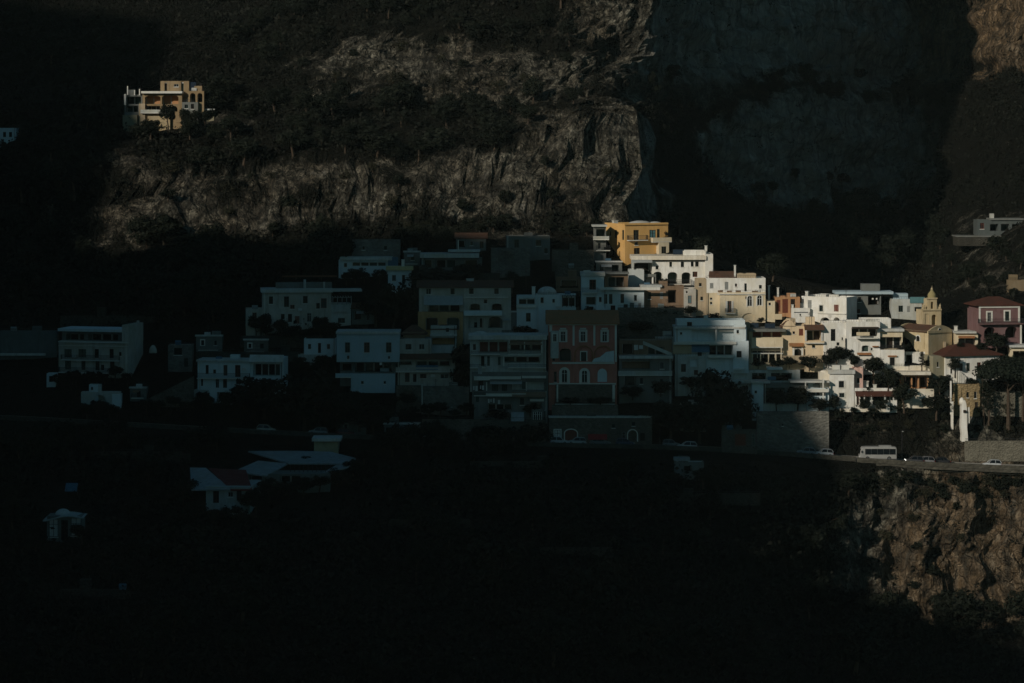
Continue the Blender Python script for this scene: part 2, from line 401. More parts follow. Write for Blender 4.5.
# unseen ridge added between sun and town; crest shaped to throw the wanted shade edge
def hv(px, row, dz=0):
    q = P(px, row, TY(px, row)); s = -sa * q.x - ca * q.y
    return ca * q.x - sa * q.y, q.z + dz - s * tE
EDGE = [(82, 250, 0), (110, 256, 0), (180, 246, 0), (250, 244, 0), (330, 242, 0), (420, 240, 0), (520, 240, 0), (585, 240, 0), (604, 252, 0), (628, 282, 0), (650, 300, 0), (676, 314, 0), (704, 318, 1), (735, 320, 2), (746, 326, 2), (750, 364, 1),
        (770, 368, 1), (798, 369, 1), (812, 378, 0), (822, 402, 0), (828, 425, 0), (838, 448, 0), (848, 480, 0), (854, 540, 0), (862, 600, 0), (905, 622, 0), (980, 636, 0), (1060, 660, 0)]
CREST = sorted(hv(*e) for e in EDGE)
h0, v0 = CREST[0]; h1, v1 = CREST[-1]
CREST = [(-900, v0 + 95), (h0 - 50, v0 + 85), (h0 - 14, v0 + 40)] + CREST + [(h1 + 30, v1 - 4), (h1 + 60, v1 - 6), (h1 + 85, 110), (h1 + 105, 20)]
def build_shade_ridge():
    S0 = -50.0; verts = []; faces = []
    hs = [-900 + 8 * i for i in range(38)] + [-600 + 1.5 * i for i in range(290)]
    offs = [-95, -80, -60, -42, -26, -12, -4, 0, 5, 14, 30, 50, 75, 105, 140]
    for h in hs:
        v = lerp_tab(CREST, h); zc = v + S0 * tE + 1.6 * fbm(Vector((h * .09, 3.3, 0)), 3)
        zc = max(zc, -2)
        for d in offs:
            s = S0 + d; fl = abs(d) / (100 if d < 0 else 145)
            z = zc * (1 - min(1, fl) ** 1.15) - 3 * min(1, fl * 8)
            if 8 < abs(d) < 94: z += 5 * fbm(Vector((h * .03, s * .03, 1)), 4) * min(1, max(0, zc) / 40) - 3
            X = ca * h - sa * s; Y = -sa * h - ca * s
            verts.append((X, Y, max(z, -4)))
    n = len(offs)
    for i in range(len(hs) - 1):
        for j in range(n - 1):
            a = i * n + j; faces.append((a, a + 1, a + n + 1, a + n))
    me = bpy.data.meshes.new('shade_ridge'); me.from_pydata(verts, [], faces)
    o = bpy.data.objects.new('shade_ridge', me); COL.objects.link(o); o['kind'] = 'structure'
    m, t, b, N, K = nodes_of('shade_ridge_ground')
    K(mixc(t, wnoise(t, .08, (1, 1, 1), 6), (.04, .042, .025), (.16, .15, .12)), b.inputs['Base Color']); b.inputs['Roughness'].default_value = .95
    me.materials.append(m)
build_shade_ridge()

# ------------------------------------------------------------------ coast road
def build_road():
    asphalt = plaster('asphalt', (.055, .055, .058), .5); paint = flat('road_paint', (.7, .7, .68), .7)
    pxs = [-650 + 20 * i for i in range(122)]
    mb = MB(); mk = MB(); kb = MB()
    ring = []; ZROAD = 0
    for px in pxs:
        Yo = road_outer(px); a = (px - 512) / F
        ring.append((Vector((a * (Yo + .2), Yo + .2, road_z(px))), Vector((a * (Yo + ROADW - .1), Yo + ROADW - .1, road_z(px)))))
    def strip(m, f0, f1, z, dz=0):
        for (a, b), (c, d) in zip(ring, ring[1:]):
            p, q, r, s = a.lerp(b, f0), c.lerp(d, f0), c.lerp(d, f1), a.lerp(b, f1)
            m.face([(v.x, v.y, v.z + z) for v in (p, q, r, s)])
            if dz: m.face([(p.x, p.y, p.z + z - dz), (q.x, q.y, q.z + z - dz), (q.x, q.y, q.z + z), (p.x, p.y, p.z + z)])
    strip(mb, .05, .86, ZROAD + .05); mb.build('road', asphalt)['kind'] = 'structure'
    strip(mk, .075, .09, ZROAD + .056); strip(mk, .445, .46, ZROAD + .056); strip(mk, .82, .835, ZROAD + .056)
    mk.build('road_markings', paint)['kind'] = 'structure'
    strip(kb, .86, .995, ZROAD + .18, .14); kb.build('pavement', plaster('pavement_stone', (.22, .21, .19)))['kind'] = 'structure'
build_road()
def road_pt(px, f, z=.06):
    Yo = road_outer(px); Y = Yo + ROADW * f
    return Vector(((px - 512) * Y / F, Y, road_z(px) + z))
def road_dir(px):
    d = road_pt(px + 12, .5) - road_pt(px - 12, .5)
    return math.atan2(d.y, d.x)
def road_pitch(px):
    d = road_pt(px + 12, .5) - road_pt(px - 12, .5)
    return -math.atan2(d.z, math.hypot(d.x, d.y))

# thin teal volume added round the whole scene to lift its blacks
hz = MB(); hz.box(-1300, 1300, -700, 1300, -1, 420)
hm = bpy.data.materials.new('black_lift_volume'); hm.use_nodes = True; ht = hm.node_tree
ht.nodes.remove(ht.nodes['Principled BSDF']); pv = ht.nodes.new('ShaderNodeVolumePrincipled')
pv.inputs['Density'].default_value = BLACK_LIFT; pv.inputs['Color'].default_value = (.75, .95, .92, 1); pv.inputs['Anisotropy'].default_value = 0.0
ht.links.new(pv.outputs[0], ht.nodes['Material Output'].inputs['Volume'])
ho = hz.build('black_lift', hm); ho['kind'] = 'stuff'
# ------------------------------------------------------------------ building kit
TOWN = 'houses terraced up the hillside'
def arch_pts(u0, u1, zs, z1, n=10):
    um = (u0 + u1) / 2; r = (u1 - u0) / 2
    return [(um - r * math.cos(math.pi * k / n), zs + (z1 - zs) * math.sin(math.pi * k / n)) for k in range(n + 1)]
class Panel:
    """a rectangular wall face with real openings"""
    def __init__(s, O, U, N, W, z0, z1): s.O, s.U, s.N, s.W, s.z0, s.z1 = Vector(O), Vector(U), Vector(N), W, z0, z1
    def pt(s, u, z, d=0): return s.O + s.U * u + Vector((0, 0, z)) - s.N * d
    def pbox(s, mb, u0, u1, z0, z1, d0, d1, mi=0):
        c = [s.pt(u0, z0, d0), s.pt(u1, z0, d0), s.pt(u1, z0, d1), s.pt(u0, z0, d1), s.pt(u0, z1, d0), s.pt(u1, z1, d0), s.pt(u1, z1, d1), s.pt(u0, z1, d1)]
        i = len(mb.v); mb.v.extend([tuple(q) for q in c])
        for q in ((3, 2, 1, 0), (4, 5, 6, 7), (0, 1, 5, 4), (1, 2, 6, 5), (2, 3, 7, 6), (3, 0, 4, 7)):
            mb.f.append(tuple(i + k for k in q)); mb.m.append(mi)
    def fill(s, mb, ops):
        xs = sorted({0, s.W} | {o['u0'] for o in ops} | {o['u1'] for o in ops}); zs = sorted({s.z0, s.z1} | {o['z0'] for o in ops} | {o['z1'] for o in ops})
        for a, b in zip(xs, xs[1:]):
            for c, d in zip(zs, zs[1:]):
                if b - a < 1e-5 or d - c < 1e-5: continue
                x, z = (a + b) / 2, (c + d) / 2
                if any(o['u0'] < x < o['u1'] and o['z0'] < z < o['z1'] for o in ops): continue
                mb.face([s.pt(a, c), s.pt(b, c), s.pt(b, d), s.pt(a, d)])
        for o in ops:
            u0, u1, z0, z1, D = o['u0'], o['u1'], o['z0'], o['z1'], o['d']
            mb.face([s.pt(u0, z0), s.pt(u0, z0, D), s.pt(u0, z1, D), s.pt(u0, z1)])
            mb.face([s.pt(u1, z0, D), s.pt(u1, z0), s.pt(u1, z1), s.pt(u1, z1, D)])
            mb.face([s.pt(u0, z0), s.pt(u1, z0), s.pt(u1, z0, D), s.pt(u0, z0, D)])
            if o['arch']:
                zsp = max(z0, z1 - min((u1 - u0) / 2, (z1 - z0) * .75) * o.get('flat', 1)); A = arch_pts(u0, u1, zsp, z1)
                for (p, q), (r, t) in zip(A, A[1:]):
                    mb.face([s.pt(p, q), s.pt(r, t), s.pt(r, z1), s.pt(p, z1)])
                    mb.face([s.pt(p, q), s.pt(p, q, D), s.pt(r, t, D), s.pt(r, t)])
            else: mb.face([s.pt(u0, z1, D), s.pt(u1, z1, D), s.pt(u1, z1), s.pt(u0, z1)])
            mb.face([s.pt(u0, z0, D), s.pt(u1, z0, D), s.pt(u1, z1, D), s.pt(u0, z1, D)])
KEEP = {}
class House:
    def __init__(s, name, label, cat, pc, rb, yaw=0, dY=0, group=None, Y=None):
        s.Y = (TY(pc, rb) - 1.0 + dY) if Y is None else Y
        s.c = P(pc, rb, s.Y); s.f = R(yaw); s.k = s.Y / F
        s.root = tag(empty(name, s.c, s.f), label, cat, group)
    def L(s, px, row, front=0):
        sf, cf = math.sin(s.f), math.cos(s.f)
        oX, oY = s.c.x + sf * front, s.c.y - cf * front
        a = (px - 512) / F; lx = (a * oY - oX) / (cf - a * sf); Yh = oY + lx * sf
        return lx, ZC - (row - HY) * Yh / F - s.c.z
    def LS(s, px, row, lx0):
        sf, cf = math.sin(s.f), math.cos(s.f); a = (px - 512) / F
        X0, Y0 = s.c.x + lx0 * cf, s.c.y + lx0 * sf
        d = (X0 - a * Y0) / (sf + a * cf); Yh = Y0 + d * cf
        return d, ZC - (row - HY) * Yh / F - s.c.z
    def _ops(s, ops, front, x_off, side=None, lx0=0):
        out = []
        for e in ops:
            kind, x0, y0, x1, y1 = e[:5]; opt = e[5] if len(e) > 5 else {}
            if side:
                a, z1 = s.LS(x0, y0, lx0); b, z0 = s.LS(x1, y1, lx0); z1 = (z1 + s.LS(x1, y0, lx0)[1]) / 2
                a, b = min(a, b), max(a, b)
            else:
                a, z1 = s.L(x0, y0, front); b, z0 = s.L(x1, y1, front)
            base = kind[0]
            d = {'w': .22, 'd': .22, 's': .10, 'l': 2.4, 'b': .14, 'g': .6}[base]
            o = dict(kind=kind, u0=a + x_off, u1=b + x_off, z0=z0, z1=z1, d=opt.get('d', d), arch='a' in kind[1:], opt=opt)
            if 'flat' in opt: o['flat'] = opt['flat']
            out.append(o)
        return out
    def _dress(s, a, b, z0, z1, off):
        out = []; n = int((b - a) * (z1 - z0) / 9)
        for _ in range(min(n, 14)):
            k = random.choice(('w', 'w', 'd', 's')); wd = random.uniform(.6, 1.1); ht = {'w': random.uniform(.8, 1.5), 'd': 2.1, 's': 1.6}[k]
            u = .5 + random.random() * max(.1, b - a - 1 - wd); st = max(1, int((z1 - z0) / 3.1)); z = z0 + random.randrange(st) * 3.1 + (.15 if k == 'd' else .95)
            if z + ht > z1 - .4: continue
            e = dict(kind=k, u0=u, u1=u + wd, z0=z, z1=z + ht, d=.2 if k != 's' else .1, arch=False, opt={} if k != 's' else {'m': random.choice([GREENWOOD, GREYWOOD, REDWOOD])})
            if all(e['u1'] + .3 < o['u0'] or e['u0'] - .3 > o['u1'] or e['z1'] + .3 < o['z0'] or e['z0'] - .3 > o['z1'] for o in out): out.append(e)
        return out
    def _fit(s, P_, parent, ops):
        for o in ops:
            kind, opt = o['kind'], o['opt']; base = kind[0]
            u0, u1, z0, z1, d = o['u0'], o['u1'], o['z0'], o['z1'], o['d']
            wd = u1 - u0; ht = z1 - z0
            if base in 'wd':
                g = MB(); P_.pbox(g, u0, u1, z0, z1, d - .05, d - .005)
                pane = g.build('window' if base == 'w' else 'door', opt.get('m', GLASS if base == 'w' else random.choice([DARKWOOD, GLASS, GREENWOOD, DARKWOOD])), parent)
                t = min(.09, wd * .1); fr = MB()
                for q in ((u0, u0 + t, z0, z1), (u1 - t, u1, z0, z1), (u0 + t, u1 - t, z1 - t, z1), (u0 + t, u1 - t, z0, z0 + t)): P_.pbox(fr, *q, d - .10, d - .052)
                if wd > .7: P_.pbox(fr, (u0 + u1) / 2 - t / 2, (u0 + u1) / 2 + t / 2, z0 + t, z1 - t, d - .10, d - .052)
                if ht > 1.5: P_.pbox(fr, u0 + t, u1 - t, z0 + ht * .68, z0 + ht * .68 + t * .7, d - .095, d - .053)
                fr.build('frame', opt.get('fm', random.choice([DARKWOOD, DARKWOOD, REDWOOD, GREYWOOD, GREENWOOD])), pane)
                if base == 'w' and not o['arch']:
                    sb = MB(); P_.pbox(sb, u0 - .1, u1 + .1, z0 - .12, z0 - .003, -.12, d); sb.build('sill', opt.get('sm', TRIM), pane)
                if 'o' in kind[1:]:      # open shutters folded back on the wall
                    sh = MB(); q = wd * .5
                    P_.pbox(sh, u0 - q - .02, u0 - .02, z0, z1, -.07, -.012); P_.pbox(sh, u1 + .02, u1 + q + .02, z0, z1, -.07, -.012)
                    sh.build('shutter', opt.get('shm', GREENWOOD), pane)
                host = pane
            elif base == 's':
                sh = MB(); n = max(3, int(ht / .12))
                for a, b in ((u0 + .02, (u0 + u1) / 2 - .015), ((u0 + u1) / 2 + .015, u1 - .02)):
                    for k in range(n):
                        z = z0 + ht * k / n; P_.pbox(sh, a, b, z + .01, z + ht / n - .02, d - .06, d - .02)
                    P_.pbox(sh, a, a + .06, z0, z1, d - .075, d - .015); P_.pbox(sh, b - .06, b, z0, z1, d - .075, d - .015)
                host = sh.build('shutter', opt.get('m', GREYWOOD), parent)
            elif base == 'g':
                g = MB(); P_.pbox(g, u0, u1, z0, z1, d - .06, d - .005); host = g.build('gate', opt.get('m', REDWOOD), parent)
            elif base == 'l':
                host = parent; n = opt.get('n', max(1, int(wd / 2.6)))
                for k in range(n):     # loggia doors, made wide and dark to stand in for the recess shade
                    uc = u0 + wd * (k + .5) / n; hw = min(1.7, wd / n * .42); hh = min(2.4, ht * .92)
                    g = MB(); P_.pbox(g, uc - hw, uc + hw, z0 + .02, z0 + hh, d - .07, d - .004); dr = g.build('door', opt.get('m', random.choice([GLASS, DARKWOOD, GREENWOOD])), parent)
                    fr = MB(); P_.pbox(fr, uc - hw - .08, uc - hw, z0 + .02, z0 + hh + .08, d - .1, d - .006); P_.pbox(fr, uc + hw, uc + hw + .08, z0 + .02, z0 + hh + .08, d - .1, d - .006)
                    P_.pbox(fr, uc - hw, uc + hw, z0 + hh, z0 + hh + .08, d - .1, d - .006); fr.build('frame', FRAMEW, dr)
                if opt.get('rail'): s._rail(P_, u0, u1, z0, opt['rail'], parent, -.01)
            else: host = parent
            if 'T' in kind[1:]:
                q = opt.get('tw', .22); tr = MB(); tm = opt.get('tm', TRIM)
                if o['arch']:
                    zsp = max(z0, z1 - min(wd / 2, ht * .75) * o.get('flat', 1)); A = arch_pts(u0, u1, zsp, z1); B = arch_pts(u0 - q, u1 + q, zsp, z1 + q)
                    P_.pbox(tr, u0 - q, u0, z0 - .1, zsp, -.07, .03); P_.pbox(tr, u1, u1 + q, z0 - .1, zsp, -.07, .03)
                    for a, b, c, e in zip(A, A[1:], B[1:], B):
                        tr.face([P_.pt(a[0], a[1], -.07), P_.pt(b[0], b[1], -.07), P_.pt(c[0], c[1], -.07), P_.pt(e[0], e[1], -.07)])
                        tr.face([P_.pt(e[0], e[1], -.07), P_.pt(c[0], c[1], -.07), P_.pt(c[0], c[1], .03), P_.pt(e[0], e[1], .03)])
                else:
                    for z in ((u0 - q, u0, z0 - .1, z1 + q), (u1, u1 + q, z0 - .1, z1 + q), (u0, u1, z1, z1 + q)): P_.pbox(tr, *z, -.07, .03)
                tr.build('surround', tm, host)
    def _rail(s, P_, u0, u1, z, kind, parent, d, out=0):
        rb = MB(); h = 1.0
        if kind == 'wall': P_.pbox(rb, u0, u1, z, z + .9, d, d + .15); rb.build('parapet', TRIM, parent); return
        P_.pbox(rb, u0, u1, z + h - .05, z + h, d, d + .05); P_.pbox(rb, u0, u1, z + .08, z + .12, d + .005, d + .045)
        n = max(2, int((u1 - u0) / .16))
        for k in range(n + 1):
            u = u0 + (u1 - u0 - .03) * k / n; P_.pbox(rb, u, u + .03, z, z + h - .05, d + .01, d + .04)
        rb.build('railing', IRON, parent)
    def vol(s, x0, x1, rt, rb, mat, front=0, depth=7.0, ops=(), lops=(), rops=(), ext=2.5, parapet=.45, deck=DECK, part='wall', row=None):
        row = rb if row is None else row
        a, z0 = s.L(x0, rb, front); b, _ = s.L(x1, rb, front); z1 = max(s.L(x0, rt, front)[1], s.L(x1, rt, front)[1]); z0 = min(z0, s.L(x1, rb, front)[1]) - ext
        y0, y1 = -front, -front + depth; mb = MB()
        W = b - a
        PF = Panel((a, y0, 0), (1, 0, 0), (0, -1, 0), W, z0, z1); PL = Panel((a, y0, 0), (0, 1, 0), (-1, 0, 0), depth, z0, z1); PR = Panel((b, y0, 0), (0, 1, 0), (1, 0, 0), depth, z0, z1)
        extra = s._dress(a, b, z0 + ext, z1, -a) if (mat in (SHADEW, GREY, BEIGE, DGREY) and part == 'wall' and b - a > 5 and z1 - z0 - ext > 3) else []
        oF = s._ops(ops, front, -a); oL = s._ops(lops, front, front, 1, a); oR = s._ops(rops, front, front, 1, b)
        for e in extra:
            if all(e['u1'] + .25 < o['u0'] or e['u0'] - .25 > o['u1'] or e['z1'] + .25 < o['z0'] or e['z0'] - .25 > o['z1'] for o in oF): oF.append(e)
        if extra:
            dp = MB(); u = a + random.choice((.35, b - a - .45)); dp.box(u, u + .11, y0 - .13, y0 - .02, z0, z1); dp.build('drainpipe', random.choice([TRIM, BROWN, IRON]), s.root)
            zc = z0 + ext + 3.2
            if zc < z1 - 1.5 and not any(o['z0'] - .1 < zc < o['z1'] + .1 for o in oF): sc_ = MB(); sc_.box(a - .02, b + .02, y0 - .07, y0 - .003, zc, zc + .16); sc_.build('string_course', TRIM, s.root)
            for _ in range(random.choice((0, 1, 2))):
                u = a + .8 + random.random() * max(.1, b - a - 2.4); z = z0 + ext + 1.2 + random.random() * max(.1, z1 - z0 - ext - 2.4)
                if all(u + 1 < o['u0'] + a or u > o['u1'] + a + .1 or z + .7 < o['z0'] or z > o['z1'] + .1 for o in oF): ac = MB(); ac.box(u, u + .8, y0 - .36, y0 - .02, z, z + .55); ac.build('air_conditioner', FRAMEW, s.root)
        for pn, oo in ((PF, oF), (PL, oL), (PR, oR)):
            for o in oo:
                o['u0'] = max(.02, min(o['u0'], pn.W - .1)); o['u1'] = min(pn.W - .02, max(o['u1'], o['u0'] + .05)); o['z0'] = max(z0 + .02, o['z0']); o['z1'] = min(z1 - .05, max(o['z1'], o['z0'] + .05)); o['d'] = min(o['d'], pn.W if False else (depth if pn is PF else W) - .3)
            pn.fill(mb, oo)
        mb.face([(b, y1, z0), (a, y1, z0), (a, y1, z1), (b, y1, z1)])
        wt = min(.25, W * .2, depth * .2)
        if parapet:
            zd = z1 - parapet
            O = [(a, y0), (b, y0), (b, y1), (a, y1)]; I = [(a + wt, y0 + wt), (b - wt, y0 + wt), (b - wt, y1 - wt), (a + wt, y1 - wt)]
            for k in range(4):
                o1, o2, i1, i2 = O[k], O[(k + 1) % 4], I[k], I[(k + 1) % 4]
                mb.face([(*o1, z1), (*o2, z1), (*i2, z1), (*i1, z1)]); mb.face([(*i1, z1), (*i2, z1), (*i2, zd), (*i1, zd)])
        else: mb.face([(a, y0, z1), (b, y0, z1), (b, y1, z1), (a, y1, z1)])
        wobj = mb.build(part, mat, s.root)
        if parapet and deck:
            dm = MB(); dm.box(a + wt, b - wt, y0 + wt, y1 - wt, zd - .25, zd); dm.build('roof', deck, s.root)
        for pn, oo in ((PF, oF), (PL, oL), (PR, oR)): s._fit(pn, s.root, oo)
        if parapet and b - a > 3.2 and part == 'wall' and random.random() < .8:
            x_ = lambda m_: a + wt + m_ + random.random() * max(.1, b - a - 2 * wt - 2 * m_)
            for _ in range(random.choice((0, 1, 1))):
                an = MB(); u, v = x_(.6), y0 + depth * random.uniform(.35, .7); hh = random.uniform(1.6, 2.8)
                an.bar((u, v, zd), (u, v, zd + hh), .06)
                for q_ in range(4): an.bar((u - .45 + .05 * q_, v, zd + hh - .12 - .16 * q_), (u + .45 - .05 * q_, v, zd + hh - .12 - .16 * q_), .035)
                an.build('antenna', IRON, s.root)
            if random.random() < .45:
                tk = MB(); u, v = x_(.9), y0 + depth * .5; tk.tube([(u - .6, v, zd + .62), (u + .6, v, zd + .62)], [.42, .42], 12); tk.box(u - .5, u + .5, v - .25, v + .25, zd, zd + .24); tk.build('water_tank', random.choice([GREYWOOD, BLUECLOTH, DECK]), s.root)
            if random.random() < .55:
                rb_ = MB(); u, v = x_(1.0), y0 + depth * .6; hh = random.uniform(.9, 1.9); rb_.box(u - .9, u + .9, v - .6, v + .9, zd, zd + hh); rb_.build('roof_hatch', mat, s.root)
            if random.random() < .5:
                rl = MB(); rl.box(a + .05, b - .05, y0 + .05, y0 + .09, z1 + .45, z1 + .5)
                for q_ in range(int((b - a) / .5) + 1): u = a + .06 + (b - a - .14) * q_ / max(1, int((b - a) / .5)); rl.box(u, u + .03, y0 + .055, y0 + .085, z1, z1 + .45)
                rl.build('railing', IRON, s.root)
        s.last = (a, b, y0, y1, z0, z1); return wobj
    def box(s, part, x0, x1, r0, r1, mat, front=0, depth=1.0, parent=None):
        a, z1 = s.L(x0, r0, front); b, z0 = s.L(x1, r1, front); mb = MB(); mb.box(a, b, -front, -front + depth, z0, z1)
        return mb.build(part, mat, parent or s.root)
    def balc(s, x0, x1, row, out=1.0, front=0, rail='bars', mat=TRIM, rpx=None, rmat=TRIM, thick=.18, back=0):
        a, z = s.L(x0, row, front); b, _ = s.L(x1, row, front); mb = MB(); mb.box(a, b, -front - out, -front - .004 + back, z - thick, z)
        o = mb.build('balcony', mat, s.root)
        h = 1.0 if rpx is None else rpx * s.k
        if rail == 'bars':
            rb = MB(); y = -front - out + .04
            rb.box(a, b, y, y + .05, z + h - .05, z + h)
            n = max(2, int((b - a) / .15))
            for k in range(n + 1): u = a + (b - a - .03) * k / n; rb.box(u, u + .03, y + .01, y + .04, z + .002, z + h - .05)
            for u in (a, b - .05):
                rb.box(u, u + .05, y + .05, -front - .01, z + h - .05, z + h)
                for k in range(int(out / .15)): rb.box(u + .01, u + .04, y + .1 + k * .15, y + .13 + k * .15, z + .002, z + h - .05)
            rb.build('railing', IRON, o)
        elif rail == 'wall':
            rb = MB(); y = -front - out
            rb.box(a, b, y, y + .12, z + .002, z + h); rb.box(a, a + .12, y + .122, -front - .006, z + .002, z + h - .003); rb.box(b - .12, b, y + .122, -front - .006, z + .002, z + h - .003)
            rb.build('parapet', rmat, o)
        return o
    def slab(s, x0, x1, r0, r1, mat=DECK, out=.5, depth=7, front=0, part='roof', lift=0):
        a, z1 = s.L(x0, r0, front); b, z0 = s.L(x1, r1, front); mb = MB(); mb.box(a, b, -front - out, -front + depth, z0 + lift, z1 + lift)
        return mb.build(part, mat, s.root)
    def awn(s, x0, x1, r0, r1, mat, out=1.2, front=0, part='awning'):
        a, z1 = s.L(x0, r0, front); b, z0 = s.L(x1, r1, front); mb = MB(); t = .07; y0, y1 = -front - out, -front - .01
        A = [(a, y1, z1), (b, y1, z1), (b, y0, z0), (a, y0, z0)]; B = [(x, y, z - t) for x, y, z in A]
        mb.face(A); mb.face(B[::-1])
        for i in range(4): j = (i + 1) % 4; mb.face([A[i], B[i], B[j], A[j]])
        return mb.build(part, mat, s.root)
    def hip(s, x0, x1, re, rr, mat, front=0, depth=7, over=.45, kind='hip', inset=None):
        a, ze = s.L(x0, re, front); b, _ = s.L(x1, re, front); zr = s.L((x0 + x1) / 2, rr, front)[1]
        a, b = a - over, b + over; y0, y1 = -front - over, -front + depth + over; ym = (y0 + y1) / 2; mb = MB(); t = .16
        ins = (min((y1 - y0) / 2, (b - a) / 2 - .05) if inset is None else inset) if kind == 'hip' else 0
        E = [(a, y0, ze), (b, y0, ze), (b, y1, ze), (a, y1, ze)]; L_, R_ = (a + ins, ym, zr), (b - ins, ym, zr)
        if kind == 'shed':
            L_, R_ = (a, y1, zr), (b, y1, zr)
            mb.face([E[0], E[1], R_, L_]); mb.face([E[0], L_, (a, y1, ze)]); mb.face([E[1], (b, y1, ze), R_]); mb.face([(a, y1, ze), L_, R_, (b, y1, ze)])
        else:
            mb.face([E[0], E[1], R_, L_]); mb.face([E[2], E[3], L_, R_]); mb.face([E[3], E[0], L_]); mb.face([E[1], E[2], R_])
        Bt = [(x, y, z - t) for x, y, z in E]
        for i in range(4): j = (i + 1) % 4; mb.face([Bt[i], Bt[j], E[j], E[i]])
        mb.face(Bt[::-1])
        return mb.build('roof', mat, s.root)
    def gable_y(s, x0, x1, re, rr, wallmat, mat, front=0, depth=7, over=.35, curved=False):
        """ridge running back into the hill, gable towards the viewer"""
        a, ze = s.L(x0, re, front); b, _ = s.L(x1, re, front); m_, zr = s.L((x0 + x1) / 2, rr, front); y0, y1 = -front, -front + depth
        n = 8; top = []
        for k in range(n + 1):
            f = k / n; q = 1 - abs(2 * f - 1); q = math.sin(q * math.pi / 2) ** .9 if curved else q
            top.append((a + (b - a) * f, ze + (zr - ze) * q))
        g = MB()
        for yy in (y0, y1 - .3):
            pl = [(x, yy, z) for x, z in top]; pb = [(x, yy + .3, z) for x, z in top]
            g.face([(a, yy, ze - .01)] + pl + [(b, yy, ze - .01)]); g.face([(b, yy + .3, ze - .01)] + pb[::-1] + [(a, yy + .3, ze - .01)])
            for i in range(n): g.face([pl[i], pl[i + 1], pb[i + 1], pb[i]])
        g.build('gable', wallmat, s.root)
        r = MB(); um = (a + b) / 2
        for sg, e in ((-1, a - over), (1, b + over)):
            sl = (zr - ze) / (um - a); zz = ze - over * sl * .5 - .05; zt = zr - .06
            A = [(e, y0 + .302, zz), (um, y0 + .302, zt), (um, y1 - .302, zt), (e, y1 - .302, zz)]; B = [(x, y, z - .15) for x, y, z in A]
            r.face(A if sg > 0 else A[::-1]); r.face(B[::-1] if sg > 0 else B)
            for i in range(4): j = (i + 1) % 4; r.face([A[i], B[i], B[j], A[j]])
        r.build('roof', mat, s.root)
    def chim(s, px, rt, rb, wpx=3, mat=TRIM, front=-3.0, cap=True):
        a, z1 = s.L(px - wpx / 2, rt, front); b, z0 = s.L(px + wpx / 2, rb, front); mb = MB(); w_ = b - a
        mb.box(a, b, -front, -front + w_, z0 - .6, z1)
        o = mb.build('chimney', mat, s.root)
        if cap:
            c = MB(); c.box(a - .08, b + .08, -front - .08, -front + w_ + .08, z1 + .002, z1 + .12); c.build('cap', DECK, o)
        return o
    def dome(s, px, rt, rb, wpx, mat=DECK, front=-3.0, part='vault'):
        cx, z0 = s.L(px, rb, front); z1 = s.L(px, rt, front)[1]; r = wpx / 2 * s.k; mb = MB(); h = z1 - z0
        mb.lathe([(r * math.cos(t), h * math.sin(t)) for t in [math.pi / 2 * k / 7 for k in range(7)]] + [(.02, h)], (cx, -front, z0), 20)
        return mb.build(part, mat, s.root, True)
    def pilaster(s, x0, x1, r0, r1, mat=TRIM, front=0, out=.12, part='pilaster'):
        return s.box(part, x0, x1, r0, r1, mat, front + out, out - .003)
    def cornice(s, x0, x1, r0, r1, mat=TRIM, front=0, out=.22, part='cornice'):
        return s.box(part, x0, x1, r0, r1, mat, front + out, out - .002)
    def pergola(s, x0, x1, rt, rb, out=2.2, front=0, mat=DARKWOOD, n=4):
        a, z1 = s.L(x0, rt, front); b, z0 = s.L(x1, rb, front); mb = MB(); y0, y1 = -front - out, -front - .01
        for k in range(n): u = a + (b - a - .14) * k / (n - 1); mb.box(u, u + .14, y0, y0 + .14, z0, z1 - .12)
        mb.box(a, b, y0 - .02, y0 + .16, z1 - .118, z1)
        m2 = int((b - a) / .6) + 2
        for k in range(m2): u = a + (b - a - .1) * k / (m2 - 1); mb.box(u, u + .1, y0 - .2, y1, z1 + .004, z1 + .1)
        return mb.build('pergola', mat, s.root)
    def boxes(s, part, items, mat, front=0, depth=.8):
        for it in items: s.box(part, *it, mat, front, depth)
def grid_wins(xs, w_, r0, r1, kind='w', opt=None):
    return [(kind, x - w_ / 2, r0, x + w_ / 2, r1, opt or {}) for x in xs]
# ------------------------------------------------------------------ houses in the light
h = House('villa', 'bright ochre yellow house with pale flat roof, highest of the sunlit houses', 'house', 645, 254, yaw=24, group=TOWN)
h.vol(625, 668, 224, 254, OCHRE, depth=10, ext=4, ops=[('d', 633.5, 230, 639, 240), ('w', 634.6, 242, 638, 245.2), ('d', 634, 248, 640, 254), ('d', 649.5, 230, 656, 240, {'m': TEAL}), ('d', 657, 229, 660, 240), ('d', 661, 246.5, 666.5, 253.5), ('w', 656.5, 247.5, 658.5, 249.5)],
      lops=[('d', 614.5, 230, 617, 238), ('w', 609.5, 231, 611, 236), ('d', 622, 230, 624, 240)])
h.cornice(624.6, 668.4, 223.2, 224.4, OCHRE, out=.3)
h.balc(627, 646, 240, 1.1); h.balc(650, 669, 241.5, 1.3, rail='wall', rpx=4, rmat=CREAM)
h.dome(640, 220.6, 224, 24, DECK, front=-4); h.dome(655, 221.4, 224, 14, DECK, front=-4); h.chim(616, 220.8, 224.5, 4, DECK, front=-6)
h.vol(659, 669, 242, 254, CREAM, front=1.3, depth=1.28, ops=[('d', 661.5, 246.5, 666.5, 253.5)], parapet=0, part='annex')

